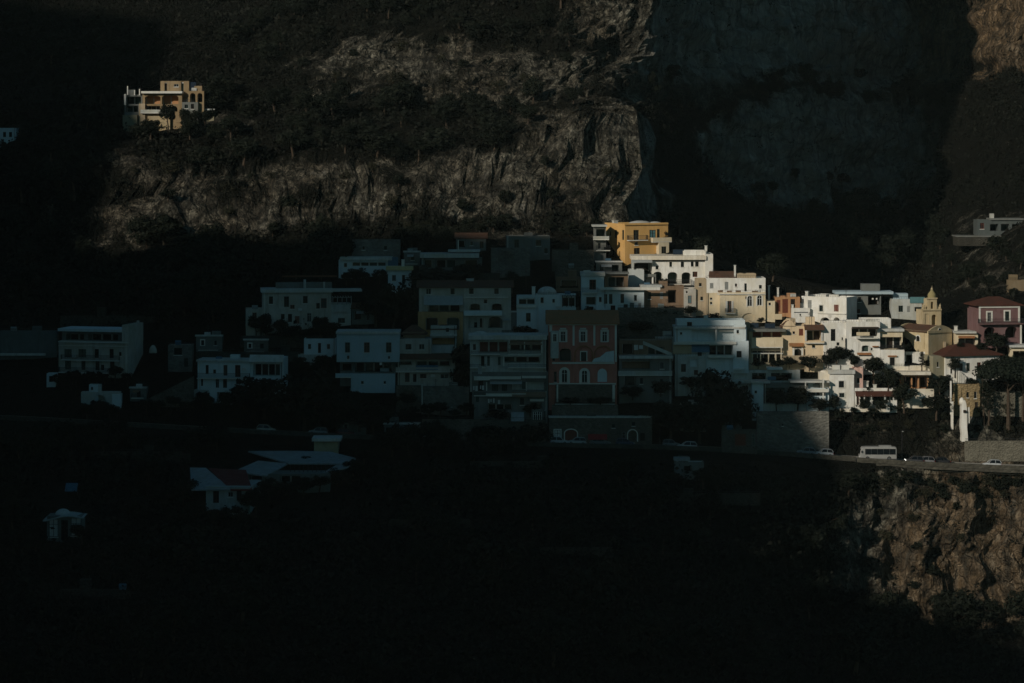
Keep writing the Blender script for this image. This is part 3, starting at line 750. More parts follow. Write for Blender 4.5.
h = House('house', 'small dim grey annex with stacked balconies left of the ochre yellow house', 'house', 600, 262, group=TOWN)
h.vol(594, 606, 226, 262, DGREY, depth=5, ops=[('l', 596, 229, 605, 237), ('d', 604, 247, 606, 253), ('w', 598, 243, 600.5, 249)])
h.balc(593, 609, 239, 1.2, rail='wall', rmat=GREY, rpx=3); h.balc(596, 610, 250, 1.0); h.slab(592, 607, 225, 226.6, GREY, out=.8, depth=5)

h = House('villa', 'long white arcaded house just below the ochre yellow house', 'house', 672, 286, group=TOWN)
h.vol(652, 705, 261, 286, WHITE, depth=7, ext=5, ops=[('w', 669.4, 261.8, 672, 266.8), ('w', 680.8, 261.6, 684, 267), ('w', 690.8, 261.4, 693.6, 266.6), ('w', 695.2, 261.4, 698.6, 266.6), ('w', 655.6, 266, 658.4, 269.4),
      ('la', 653.4, 271.6, 662, 284, {'n': 1, 'flat': .7}), ('la', 667.6, 272, 677.4, 284, {'n': 1, 'flat': .7}), ('la', 681.6, 272.2, 690.6, 284, {'n': 1, 'flat': .7}), ('d', 692.6, 271.6, 697.4, 277)], parapet=0)
h.slab(631, 706, 255.6, 259.6, WARM, out=1.0, depth=7)
h.vol(632, 652, 259, 274, GREY, front=-2, depth=5, ops=[('l', 634, 263, 650, 272)], parapet=0)
h.vol(705, 713, 254, 286, WHITE, front=.6, depth=7.6, rops=[], ext=4)
h.vol(683, 706, 250.8, 256, WHITE, front=-1.5, depth=5, parapet=.3, part='roof_wall')
h.box('solar_panel', 673, 684, 249.5, 254.5, PANEL, front=-2, depth=.15)
h.awn(632, 652, 258.9, 262, GREYCLOTH, out=1.4, front=.4); h.chim(706, 246, 251.5, 2.4, front=-4); h.balc(668, 691, 284, 1.0, front=.0)

h = House('villa', 'big weathered white and cream house with blind grey arch below two arched windows', 'house', 735, 320, group=TOWN)
h.vol(706.5, 765.5, 278, 294, WHITE, front=-2.2, depth=6, ext=4, ops=[('s', 710, 283, 713.4, 288.4), ('s', 724.8, 281.8, 728.4, 289.6), ('d', 744.4, 283.4, 746.8, 291.4), ('w', 759, 285, 761.8, 288.6), ('w', 735, 283.6, 737, 286.6)])
h.vol(720, 765.5, 292.4, 321, CREAM, depth=5, ops=[('do', 727.6, 301, 731.4, 312.4, {'shm': FRAMEW}), ('waT', 747.4, 295.8, 752.2, 306.4, {'fm': FRAMEW}), ('waT', 757.2, 295.4, 762, 305.6, {'fm': FRAMEW}), ('ba', 742, 313.2, 755, 320.4, {'d': .3}), ('w', 745.4, 296.4, 746.6, 299)])
h.vol(706.5, 720, 293, 318, CREAM, front=-1.6, depth=4, ops=[('w', 710, 297.6, 712.4, 299.8), ('w', 710, 301.8, 712.4, 304.4)])
h.balc(717, 765.5, 293.6, .35, front=0, rail=None); h.balc(725, 735, 313, .7)
h.hip(712, 734, 277.6, 271.6, TILE3, front=-5, depth=4, kind='gable'); h.vol(737, 756, 273.6, 278.6, TAN, front=-5, depth=3, part='roof_room'); h.chim(735, 265.6, 277, 1.8, front=-5)
h.boxes('planter', [(718, 723, 290.4, 292.3), (727, 732, 290.8, 292.3), (736, 741, 290.6, 292.3), (752, 758, 291, 292.3)], BROWN, front=-.3, depth=.5)
h.pilaster(705.8, 708, 293, 316, TAN, front=-1.5)

h = House('house', 'narrow tan house wedged left of the big white house, teal door', 'house', 692, 312, group=TOWN)
h.vol(696, 706.4, 279, 312, TAN, depth=5, ops=[('w', 699, 283, 701.6, 286.4), ('w', 700.4, 296.6, 703, 300.4)])
h.vol(684, 696, 289, 311, BEIGE, front=.5, depth=5, ops=[('d', 688, 295.6, 691.8, 303.6, {'m': TEAL}), ('w', 686, 291, 687.6, 293.2)], parapet=.3)

h = House('cottage', 'low brown stone house in dusk between the tan house and the grey square house', 'house', 664, 308, group=TOWN)
h.vol(640, 684, 286, 308, BROWN, depth=5, ops=[('w', 648, 292, 651, 299), ('l', 668, 290, 676, 303), ('s', 660, 292, 663, 299)])
h.slab(640, 662, 285, 287, GREY, out=.6, depth=5)

h = House('house', 'cream and orange low house with red brown shutters right of the big white house', 'house', 783, 320, group=TOWN)
h.vol(765.5, 775, 301, 320, CREAM, depth=5, ops=[('w', 768.6, 302.6, 770.8, 305.2)])
h.vol(775, 800, 297, 320, ORANGE, front=-1, depth=5, ops=[('s', 776.4, 300, 780.4, 311.6, {'m': REDWOOD}), ('s', 782.4, 299, 788, 313, {'m': REDWOOD}), ('s', 790.6, 299, 795, 313, {'m': DARKWOOD})])
h.box('parapet', 774.6, 782, 314, 319.5, CREAM, front=.5, depth=.25)
h.chim(769, 286, 301, 1.8, TRIM, front=-3); h.chim(778, 288, 298, 1.8, TRIM, front=-3)

h = House('house', 'house with long cream balcony and dark solar panels on its roof', 'house', 766, 366, group=TOWN)
h.vol(749, 783, 331, 364, CREAM, depth=6, ext=3, ops=[('l', 752.4, 332, 782, 337.4, {'n': 3, 'd': 1.4, 'm': REDWOOD}), ('l', 752.4, 351, 782, 362.6, {'n': 5})], parapet=0)
h.vol(744, 752, 322, 364, TAN, front=-.6, depth=5)
h.slab(749, 785, 328.6, 331.2, DGREY, out=1.6, depth=6)
h.balc(751, 782.4, 346.4, 1.4, rail='wall', rpx=9, rmat=CREAM); h.balc(751, 782.4, 352.6, 1.3, rail='bars', rpx=4)
h.boxes('solar_panel', [(750, 758.6, 323, 327.6), (765, 775, 323.4, 328)], PANEL, front=0, depth=.12)
h.boxes('column', [(752, 753, 353, 363), (760, 761, 353, 363), (768, 769, 353, 363), (775, 776.4, 353, 363), (780.6, 782, 347, 363)], CREAM, front=1.25, depth=.25)

h = House('house', 'peach house with curved gable and white framed loggia', 'house', 803, 364, group=TOWN)
h.vol(783, 804.4, 326, 362, PEACH, depth=6, ops=[('s', 786.8, 329, 790.2, 335.4), ('w', 792.6, 331.4, 795, 334), ('s', 799, 328.8, 803.2, 335.6, {'m': REDWOOD}), ('daT', 794.4, 348.6, 801.4, 357)], parapet=.2)
h.gable_y(783, 796, 326.5, 320.6, PEACH, TILE3, depth=5, curved=True)
h.vol(804.4, 824, 325, 362, PEACH, front=.4, depth=6, ops=[('l', 807.4, 331, 821, 340.6, {'n': 2}), ('w', 812, 345.2, 815.2, 347.8)], parapet=.2)
h.awn(804, 824, 324.6, 329.4, TILE3, out=1.4, front=.4); h.boxes('column', [(805, 806.6, 329.6, 341), (821, 822.8, 329.6, 341)], FRAMEW, front=.75, depth=.3)
h.box('lintel', 805, 822.8, 329.4, 330.8, FRAMEW, front=.78, depth=.32); h.balc(804.6, 824, 342.4, .8, front=.4, rail='wall', rpx=1.5, rmat=PEACH)
h.awn(789, 803.6, 343, 346, TILE2, out=.9)
h.box('porch_wall', 783, 823, 355.6, 363.6, TAN, front=1.6, depth=.3); h.boxes('column', [(792.6, 794.2, 348, 358), (801.6, 803.2, 348, 358)], TRIM, front=1.0, depth=.4)

h = House('cottage', 'tiny white box house with dark roof hatch left of the plain white flat house', 'house', 800, 320, group=TOWN)
h.vol(791.4, 810, 308, 320, WHITE, depth=4, ops=[('w', 799.6, 313.8, 801, 315.8)], parapet=.3)
h.hip(794, 808, 312, 307.6, PANEL, front=.02, depth=3, over=0); h.chim(792.6, 305, 309, 2, front=-.5)

h = House('villa', 'plain white flat roofed house with two low arches and shaded right side wall', 'house', 824, 322, yaw=-30, group=TOWN)
h.vol(801.5, 846.5, 297.4, 322, WHITE, depth=5.4, ext=3, ops=[('s', 807.8, 300, 811.6, 308), ('wT', 819.4, 305.2, 823, 311.4), ('s', 834, 304.6, 838.6, 311.6, {'m': REDWOOD}), ('la', 820.6, 317.2, 829.4, 321.8, {'n': 1}), ('la', 833.4, 317.2, 839.6, 321.8, {'n': 1})])
h.balc(818, 846, 312.6, .25, rail=None); h.chim(806.6, 291.6, 298, 2.6, front=-2); h.vol(815, 826, 294.4, 298, TRIM, front=-2, depth=2.5, parapet=.15, part='roof_room'); h.box('parapet', 829, 838.6, 294.2, 297.6, TRIM, front=-3, depth=.3)

h = House('villa', 'large white house with deep shaded pergola terrace behind the small trees', 'house', 858, 366, group=TOWN)
h.vol(823.4, 846, 322.6, 366, WHITE, depth=6, ext=3, ops=[('d', 830.8, 329, 835.4, 341), ('w', 841.6, 337.4, 843, 340), ('w', 836.6, 342.4, 839.4, 345.4)])
h.vol(846, 880, 321.6, 366, WHITE, front=.5, depth=6, ext=3, ops=[('l', 851.6, 327.6, 877.4, 336.6, {'n': 3, 'd': 2.2}), ('laT', 861.8, 345.4, 869, 351.6, {'n': 1, 'flat': .5, 'd': .6}), ('w', 870.8, 347.8, 872.6, 350.4)])
h.vol(861, 891, 318.6, 323, WHITE, front=-1.8, depth=4, part='roof_room', ops=[('l', 866, 319.8, 878, 322.4, {'n': 1, 'd': .5})])
h.slab(852, 878, 326.8, 328.6, DARKWOOD, out=1.6, depth=.48, front=.52, part='pergola'); h.box('parapet', 856.6, 869.6, 332.2, 335.6, CREAM, front=1.7, depth=.2)
h.balc(856, 877.6, 337.4, 1.3, front=.5, rail=None); h.box('drainpipe', 845.2, 846.4, 338.4, 353, IRON, front=.7, depth=.15); h.awn(857, 871, 352.6, 354.4, TILE2, out=.6, front=.5); h.box('planter', 872.6, 878.8, 346, 347.2, TILE2, front=1.0, depth=.5)
h.pergola(823.4, 838, 352, 362, out=1.6)

h = House('house', 'cream house with dark balcony above a white block with one hooded window', 'house', 891, 369, group=TOWN)
h.vol(878.4, 902.6, 331, 350, CREAM, front=-.6, depth=6, ops=[('l', 880, 337, 901.6, 349, {'n': 3, 'd': 2.0})], parapet=0)
h.slab(877.6, 904, 328.8, 331.4, DECK, out=.5, depth=6, front=-.6)
h.vol(880.6, 904.4, 349.8, 369, WHITE, front=.6, depth=5, ops=[('wT', 889.8, 357.6, 894.8, 365.4)], parapet=.15)
h.box('hood', 888, 897, 355.6, 356.8, TILE2, front=1.0, depth=.4); h.balc(880.4, 903.4, 349.6, 1.1, front=-.6, rail='bars')

ch = House('church', 'ochre stone church with curved gable front and dark red tiled nave roof', 'church', 940, 353, yaw=40, group=TOWN)
ch.vol(928.4, 952, 331.2, 353, YELLOWISH, depth=9.0, ext=4, ops=[], lops=[('waT', 916.4, 335.8, 919.8, 341.4), ('b', 904, 333, 906.6, 349), ('b', 924, 333, 926.6, 349)], parapet=0)
ch.gable_y(928.4, 952, 331.3, 325.2, YELLOWISH, TILE3, depth=9.0, curved=True)
g = MB(); cx, cz = ch.L(939.6, 330.2)
A = [(cx + .36 * math.cos(t * math.pi / 8), -.04, cz + .36 * math.sin(t * math.pi / 8)) for t in range(16)]; g.face(A); ro = g.build('window', GLASS, ch.root)
g = MB()
for t in range(16):
    p, q = [(math.cos(u * math.pi / 8), math.sin(u * math.pi / 8)) for u in (t, t + 1)]
    g.face([(cx + r * c, -.07, cz + r * d) for r, (c, d) in ((.36, p), (.36, q), (.52, q), (.52, p))]); g.face([(cx + .52 * p[0], -.07, cz + .52 * p[1]), (cx + .52 * q[0], -.07, cz + .52 * q[1]), (cx + .52 * q[0], .02, cz + .52 * q[1]), (cx + .52 * p[0], .02, cz + .52 * p[1])])
g.build('surround', TRIM, ro)
ch.cornice(928.2, 952.2, 331.0, 331.9, YELLOWISH, out=.15)

bt = House('bell_tower', 'ochre baroque bell tower with onion dome and open arches behind the church roof', 'bell tower', 931.6, 334, yaw=12, dY=1.5, group=TOWN)
bt.vol(922.6, 941.2, 310, 334, YELLOWISH, depth=3.9, ops=[('la', 931.6, 314.6, 936.4, 325, {'n': 0, 'd': 1.2}), ('b', 925, 314, 928.6, 324)], lops=[], parapet=0, ext=3)
bt.cornice(922.0, 941.8, 309.2, 310.4, YELLOWISH, out=.3); bt.cornice(922.2, 941.6, 326, 327, YELLOWISH, out=.15)
bt.vol(927.0, 936.8, 298.6, 309.8, YELLOWISH, front=-.9, depth=2.0, ops=[('la', 930.8, 301.6, 933.6, 308.8, {'n': 0, 'd': 1.0})], parapet=0, ext=0)
bt.cornice(926.2, 937.6, 297.8, 298.9, YELLOWISH, front=-.9, out=.25)
for sg in (-1, 1):
    vb = MB(); x0, z0 = bt.L(931.9 + sg * 4.9, 309.4, -.9); x1, _ = bt.L(931.9 + sg * 9.0, 309.4, -.9); z1 = bt.L(931, 302.6, -.9)[1]
    pr = [(x0, z0)] + [(x0 + (x1 - x0) * (k / 6), z0 + (z1 - z0) * (1 - (k / 6)) ** 2 + .25) for k in range(7)] + [(x1, z0)]
    vb.face([(x, 1.2, z) for x, z in pr]); vb.face([(x, 1.6, z) for x, z in pr][::-1])
    for (p, q) in zip(pr, pr[1:]): vb.face([(p[0], 1.2, p[1]), (p[0], 1.6, p[1]), (q[0], 1.6, q[1]), (q[0], 1.2, q[1])])
    vb.build('volute', YELLOWISH, bt.root)
    pn = MB(); px_, pz = bt.L(931.9 + sg * 8.4, 309.2, -.2); pn.lathe([(.22, 0), (.26, .25), (.14, .5), (.2, .75), (.02, 1.2)], (px_, .3, pz), 10); pn.build('urn', YELLOWISH, bt.root, True)
dm = MB(); cx, cz = bt.L(931.9, 298, -1.9); k_ = bt.k
dm.lathe([(r * k_, z * k_) for r, z in ((4.3, 0), (4.5, .6), (4.2, 1.6), (4.4, 2.6), (4.0, 4.2), (2.9, 5.6), (1.7, 7.0), (1.1, 8.4))], (cx, 1.9, cz), 14); dmo = dm.build('dome', plaster('dome_tiles', (.34, .29, .15), .8), bt.root, True)
fb = MB(); fb.lathe([(r * k_, z * k_) for r, z in ((1.0, 8.38), (1.3, 9.2), (.6, 10), (.25, 10.6), (.06, 12.4))], (cx, 1.9, cz), 10); fb.build('finial', YELLOWISH, dmo, True)

h = House('villa', 'long white house under a broad dark red hipped tile roof', 'house', 972, 382, yaw=16, group=TOWN)
h.vol(945.4, 1000, 355.4, 382, WHITE, depth=9.4, ext=4, ops=[('d', 959.4, 363.2, 962.8, 371), ('d', 966.4, 363, 970, 371), ('d', 977, 362.4, 981, 371), ('w', 990, 363, 993, 369)], lops=[('w', 936, 362, 938, 368)], parapet=0)
h.hip(945.4, 1000, 355.6, 345.2, TILE, depth=9.4, over=.7); h.box('chimney', 944, 946, 342, 350, TAN, front=-6, depth=.5)
h.vol(933, 945.3, 356, 380, OLIVE, front=-.6, depth=5, ops=[('w', 937, 362, 939, 367)], parapet=0, part='shade_side_wall')  # olive stands in for the shade on this end of the white house

h = House('cottage', 'small white turret house with slit window in front of the red roofed white house', 'house', 951.6, 392, group=TOWN)
h.vol(946.2, 957, 365, 392, WHITE, depth=2.5, ops=[('w', 950.4, 368.6, 952.2, 373.6)])
h.vol(957, 976, 374.6, 392, WHITE, front=-.4, depth=2.5, ops=[('l', 966, 379, 973, 381.6, {'n': 1, 'd': .5})], parapet=.2)
h.boxes('step', [(958 + 1.6 * k, 960 + 1.6 * k, 371 + 1.4 * k, 383) for k in range(5)], TRIM, front=.3, depth=.6)

h = House('ruin', 'ruined tan stone house with orange walls under the white turret house', 'ruin', 966, 410, group=TOWN)
h.vol(953, 980, 384, 410, stone('tan_stone', (.36, .27, .15)), depth=4.6, ops=[('w', 966.4, 392, 968.8, 397.6), ('w', 974, 391.6, 976.6, 398.4), ('d', 975, 402, 978, 409), ('b', 961, 389, 964, 398)], parapet=.3)
h.box('wall_remnant', 965, 979, 386, 400, ORANGE, front=.12, depth=.117) if False else None

h = House('house', 'cream house with balcony under a flat canopy behind the red hipped roof', 'house', 965, 348, group=TOWN)
h.vol(955, 978, 333, 348, CREAM, depth=5, ops=[('l', 958.4, 338.6, 975, 345.4, {'n': 2, 'rail': 'bars'})], parapet=0)
h.slab(954, 976, 331.4, 333.2, DECK, out=.7, depth=5); h.boxes('awning', [(959, 975, 336.2, 338.2)], TILE2, front=1.0, depth=1.0)
h.chim(956, 326.4, 333, 3, TRIM, front=-2)

h = House('villa', 'dusky pink house with white window surrounds and two dark arches', 'house', 998, 345, yaw=8, group=TOWN)
h.vol(978.6, 1020, 305.4, 345, PINK, depth=7, ext=4, ops=[('wT', 987.4, 312.4, 991.2, 321.6, {'tw': .3}), ('wT', 1005, 311.4, 1009.2, 320.8, {'tw': .3}), ('laT', 984, 327, 996, 338, {'n': 1, 'tm': PINK}), ('laT', 1005, 326, 1018, 338, {'n': 1, 'tm': PINK})], parapet=0)
h.hip(976.6, 1021, 305.2, 297.4, TILE, depth=7, over=.5); h.cornice(979, 1020, 306.2, 307.6, TRIM); h.pilaster(979, 980.6, 307.6, 322.4); h.pilaster(1018.2, 1020, 307.6, 322.4)
h.balc(978, 1022, 323.4, 1.2, rail='bars', mat=PINK); h.box('post', 1020.4, 1021.8, 325, 345, TRIM, front=1.0, depth=.3)
h.vol(973, 978.6, 309, 340, PINK, front=-1.5, depth=4)

h = House('house', 'small cream house at the right picture edge below the pink house', 'house', 1018, 362, group=TOWN)
h.vol(1010, 1040, 347, 362, CREAM, depth=5, ops=[('l', 1013, 351, 1030, 361, {'n': 2})], parapet=0); h.slab(1009, 1041, 345, 347.2, DECK, out=.7, depth=5)

h = House('villa', 'white square tower house with two white tanks on its roof', 'house', 841, 405, group=TOWN)
h.vol(829.6, 854, 373.6, 405, WHITE, depth=5, ext=3, ops=[('wT', 838.8, 381, 844, 387.6), ('wT', 839.2, 393, 844.4, 397.4), ('w', 840, 383, 840.2, 383.2)][:2], parapet=0)
h.slab(828.4, 855, 370, 373.8, DECK, out=.4, depth=5)
for a, b in ((832.4, 840), (841.6, 849.2)):
    o = h.box('water_tank', a, b, 365.2, 369.6, TRIM, front=-1.0, depth=1.1)
h.vol(819.6, 829.4, 372.4, 405, WARM, front=-.8, depth=3, parapet=0); h.dome(824.6, 369.8, 372.5, 9.6, WARM, front=-2.0)

h = House('house', 'pink walled low house with red tiled veranda right of the square tower house', 'house', 876, 406, group=TOWN)
h.vol(854, 863, 368, 392, plaster('pale_pink_plaster', (.66, .44, .38)), front=-1.5, depth=4, ops=[('w', 857, 378, 859.6, 383)])
h.vol(854.6, 897, 388, 406, WHITE, depth=5, ops=[('d', 856.6, 396.4, 859, 404.6), ('d', 860.6, 396.4, 862.8, 404.6), ('d', 866, 396, 869, 405), ('l', 873, 396, 884, 405, {'n': 2}), ('w', 886.4, 397, 889, 400.4), ('w', 891, 397, 893, 400.4)], parapet=.6)
h.awn(855, 894, 391, 395.4, TILE, out=1.7); h.boxes('column', [(864, 864.8, 395.4, 405.6), (871, 871.8, 395.4, 405.6), (884.6, 885.4, 395.4, 405.6), (893, 894, 395.4, 405.6)], TRIM, front=1.5, depth=.2)
h.chim(875, 385, 390, 3, front=-1)

h = House('terrace_wall', 'low white garden wall along the bank under the square tower house', 'wall', 866, 412, dY=-1)
h.vol(840, 889, 408.8, 411, WARM, depth=.5, parapet=0, ext=.2); h.boxes('gate_post', [(850, 851.2, 406.8, 412), (886, 889.6, 402, 412)], TRIM, front=.02, depth=.55)

h = House('house', 'orange walled house behind dark veranda posts under a white flat roof', 'house', 911, 396, group=TOWN)
h.vol(901, 929, 374, 390, ORANGE, depth=4, ops=[('l', 904, 377, 911, 388, {'n': 1}), ('l', 912.4, 377, 918, 388, {'n': 1}), ('l', 920, 377, 927, 388, {'n': 1, 'm': DARKWOOD})], parapet=0)
h.slab(893, 930, 371.4, 374.4, WARM, out=1.5, depth=4); h.boxes('column', [(905, 906, 374.4, 389), (915.4, 916.4, 374.4, 389), (926, 927, 374.4, 389)], DARKWOOD, front=1.3, depth=.2)
h.vol(902, 934, 389, 396, WARM, front=1.5, depth=1.2, parapet=0, part='terrace'); 

h = House('terrace_wall', 'cream terrace wall between the hooded window house and the orange house', 'wall', 912, 374, dY=-.6)
h.vol(889, 932, 366.4, 373, WARM, depth=2.4, parapet=.2, ops=[('w', 892, 368.6, 894.6, 371)])
h = House('house', 'white low block with dark doorway at the foot of the church', 'house', 917, 366, dY=1, group=TOWN)
h.vol(904.6, 932, 351.8, 366, WHITE, depth=4, ops=[('l', 906, 354, 912, 365, {'n': 1}), ('w', 925, 356, 927.6, 361)])

b = House('buttress', 'slender white plastered buttress with rounded cap on the bank above the road', 'buttress', 964, 441, dY=-.5)
mb = MB(); k_ = b.k
secs = [(-3, 3.2, 0), (-2.6, 3.0, 6), (-3.6, 2.4, 14), (-3.2, 2.6, 22), (-3.0, 2.6, 28), (-3.2, 2.2, 33), (-2.4, 1.6, 38), (-1.2, .6, 41)]
for (a0, a1, z0), (b0, b1, z1) in zip(secs, secs[1:]):
    y0, y1 = -1.2 + z0 * .01, -1.2 + z1 * .01
    q = [(a0 * k_, y0, z0 * k_), (a1 * k_, y0, z0 * k_), (b1 * k_, y1, z1 * k_), (b0 * k_, y1, z1 * k_)]; mb.face(q); r = [(x, 1.4, z) for x, _, z in q]; mb.face(r[::-1])
    mb.face([q[1], r[1], r[2], q[2]]); mb.face([q[0], q[3], r[3], r[0]])
mb.face([(-1.2 * k_, -.8, 41 * k_), (.6 * k_, -.8, 41 * k_), (.6 * k_, 1.4, 41 * k_), (-1.2 * k_, 1.4, 41 * k_)])
mb.build('pier', WHITE, b.root); nb = MB(); nb.box(-1.6 * k_, 1.2 * k_, -1.3, -1.1, 29 * k_, 31.5 * k_); nb.build('niche', DARKWOOD, b.root)
nb = MB(); nb.box(3.6 * k_, 5.2 * k_, -.6, .4, 18 * k_, 34 * k_); nb.build('post', WHITE, b.root)
nb = MB(); nb.lathe([(2.6 * k_, 0), (2.8 * k_, 3 * k_), (2.2 * k_, 5.6 * k_), (.6 * k_, 7 * k_)], (-2.0 * k_, .2, 36.5 * k_), 12); nb.build('cap', WHITE, b.root, True)
b = House('pier', 'thin white wall edge running down beside the ruined tan house', 'wall', 951, 418, dY=-.6)
b.vol(950.2, 951.6, 381, 402, WHITE, depth=.5, parapet=0); b.vol(951, 953.4, 401.6, 418, WHITE, front=.2, depth=.5, parapet=0)

# ------------------------------------------------------------------ the villa on its outcrop, top left
h = House('villa', 'lone sunlit villa with white double arched eave on the rock, upper left', 'house', 165, 118, dY=-3)
PV = plaster('dim_peach_plaster', (.30, .22, .13), .9)
h.vol(142.6, 182, 92.4, 112, PV, depth=7, ext=4, ops=[('la', 145, 95.4, 160.4, 104, {'n': 2, 'flat': .35, 'm': ORANGE}), ('la', 162, 95, 178.4, 104, {'n': 2, 'flat': .35, 'm': ORANGE}), ('l', 145.4, 105.8, 160, 111.6, {'n': 3}), ('la', 162.4, 105.8, 169, 111.6, {'n': 1}), ('la', 170.6, 105.8, 177.4, 111.6, {'n': 1})], parapet=0)
h.slab(141.6, 182.6, 91.2, 93.4, TRIM, out=1.0, depth=7)
h.vol(160.4, 189, 81, 92, PV, front=-3, depth=5, ops=[('w', 174, 84, 178.6, 86.8), ('l', 164.4, 82.6, 167, 91, {'n': 1, 'd': .6}), ('l', 181, 81.6, 183.6, 91.2, {'n': 1, 'd': .6})], parapet=.3, part='upper_wall')
h.vol(189, 196, 82, 92, PANEL, front=-3.4, depth=3, parapet=0, part='annex')
h.vol(188, 204, 91, 104, PV, front=-.6, depth=5, ops=[('la', 190, 93, 195.4, 102, {'n': 1}), ('la', 197.4, 93, 202.4, 102, {'n': 1})], parapet=.25)
h.vol(182, 198, 102, 114, DGREY, front=.4, depth=5, ops=[('w', 184.6, 104.6, 188, 108.4), ('w', 191, 104, 194, 109)], parapet=.3)
h.vol(124.4, 142.4, 94.6, 113, DGREY, front=-.5, depth=5, ops=[('l', 126, 96.4, 141, 104, {'n': 2}), ('l', 126, 105.6, 138, 112, {'n': 2})], parapet=.2)
h.box('column', 124, 126, 94, 105, TRIM, front=.3, depth=.5); h.balc(141, 170, 112.6, 1.2, rail='wall', rmat=GREY, rpx=3)
h.vol(122.6, 137, 115, 124, OLIVE, front=1.2, depth=3, parapet=.2, part='terrace'); h.vol(139, 145, 103.6, 118, TAN, front=.5, depth=3, parapet=.2, part='stair_wall')
h.vol(148, 170, 116, 128, plaster('garden_wall', (.44, .35, .22), .8), front=.8, depth=3, parapet=.2, part='terrace')
h.boxes('railing', [(127, 128, 86, 95), (134, 135, 90, 95), (139, 140, 89, 95)], TRIM, front=0, depth=.15)

h = House('house', 'small bluish white house at the left picture edge high on the slope', 'house', 7, 146)
h.vol(-12, 16, 128, 146, SHADEW, depth=5, ops=[('w', 3, 132, 6, 137), ('w', 9, 132, 12, 137), ('d', 1, 139, 4, 146)]); h.vol(17, 40, 147, 155, DGREY, depth=3, part='terrace', parapet=.2)
# ------------------------------------------------------------------ houses in the shade
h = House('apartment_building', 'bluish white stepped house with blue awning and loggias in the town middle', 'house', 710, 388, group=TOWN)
h.vol(675, 747, 328, 358, SHADEW, depth=7, ext=6, ops=[('w', 680, 332.2, 682.2, 334.6), ('l', 691.6, 329.4, 715, 340.6, {'n': 3}), ('l', 717.4, 329.4, 734, 340.6, {'n': 2}), ('l', 709.4, 345.4, 733, 355.4, {'n': 3}), ('w', 686, 346.4, 689, 350.6), ('s', 737.6, 329.6, 740, 333)])
h.vol(677, 745, 320, 328.4, SHADEW, front=-1.2, depth=6, ops=[('w', 687, 322, 692, 326.6)], parapet=.5, part='attic')
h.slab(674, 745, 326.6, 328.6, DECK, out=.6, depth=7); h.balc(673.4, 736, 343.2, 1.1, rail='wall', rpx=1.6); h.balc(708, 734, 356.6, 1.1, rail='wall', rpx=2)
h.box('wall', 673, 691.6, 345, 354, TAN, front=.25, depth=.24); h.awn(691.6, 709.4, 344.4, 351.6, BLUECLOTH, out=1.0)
h.vol(733, 748.6, 341, 361, SHADEW, front=.8, depth=5, ops=[('w', 736.6, 351, 741.6, 357.4)]); h.vol(734, 746, 325, 341, SHADEW, front=.4, depth=5, ops=[('w', 736.6, 330, 739, 333.4)])
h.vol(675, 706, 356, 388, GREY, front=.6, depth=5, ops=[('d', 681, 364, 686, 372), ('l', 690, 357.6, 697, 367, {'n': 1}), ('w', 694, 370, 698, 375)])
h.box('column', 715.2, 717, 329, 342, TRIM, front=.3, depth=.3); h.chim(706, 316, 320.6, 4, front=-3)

h = House('house', 'pale shaded house with dark arched court left of the square tower house', 'house', 780, 416, group=TOWN)
h.vol(752, 763.4, 383, 416, SHADEW, depth=5, ops=[('w', 754.6, 390.6, 757, 393.4), ('s', 756, 403, 758.6, 410)], ext=4)
h.vol(763.4, 808, 384, 404, DGREY, front=-1.5, depth=4, ops=[('l', 765, 388, 785, 403, {'n': 2, 'd': 2}), ('l', 787, 388, 806, 403, {'n': 2, 'd': 2})], parapet=.3)
h.vol(763, 806, 404, 416, GREY, front=.2, depth=1.2, parapet=.1, part='terrace_wall')
h.slab(751, 770, 381.4, 383.2, DECK, out=.5, depth=5); h.box('awning', 768, 776, 377, 380, BLUECLOTH, front=-1, depth=1.4)
h.vol(804, 829, 388, 406, SHADEW, front=-.5, depth=4, ops=[('l', 810, 381.6, 826, 385.4, {'n': 1}), ('l', 808, 391, 826, 396, {'n': 2})][1:], parapet=.3)
h.slab(790, 829, 380.6, 382.4, DECK, out=.8, depth=4, front=-1)
h.boxes('column', [(822.6, 823.8, 379, 410), (805, 806, 382.4, 390)], TRIM, front=.6, depth=.25)
h.balc(806, 828, 391, .8, rail='wall', rpx=2.4)
h = House('house', 'small dim house with paired window under flat grey terrace roofs', 'house', 745, 400, group=TOWN)
h.vol(737, 751.4, 384, 400, GREY, depth=4.5, ops=[('wT', 743.4, 385.6, 748, 391)]); h.slab(726, 753, 380, 383, DECK, out=1, depth=4)
h.slab(733, 744, 368, 369.6, SHADEW, out=.8, depth=3); h.box('wall', 731, 752, 372, 380, GREY, front=-1.6, depth=.4)
h = House('house', 'low terraced roofs with bluish slabs below the cream balcony house', 'house', 772, 384, group=TOWN)
h.vol(746, 800, 370, 384, GREY, depth=3.5, ops=[('l', 752, 373, 766, 381, {'n': 2}), ('l', 771, 373, 792, 381, {'n': 2})], parapet=.2); h.slab(767, 782, 367, 369.4, SHADEW, out=1.2, depth=2)

w_ = House('retaining_wall', 'tall grey stone retaining wall above the road left of the bus', 'wall', 790, 452, dY=-.5)
w_.vol(757, 829, 412, 452, STONE2, depth=2.0, parapet=.15, deck=None, ops=[('w', 800, 420, 801.4, 422), ('w', 782, 424, 783.4, 426)])
w_ = House('retaining_wall', 'dim stone wall with square gateway under the dark trees above the road', 'wall', 735, 452, dY=-.5)
w_.vol(722, 757, 430, 452, STONE, depth=2, parapet=.15, deck=None, ops=[('g', 735, 434, 746, 446), ('d', 752, 434, 755, 446)])

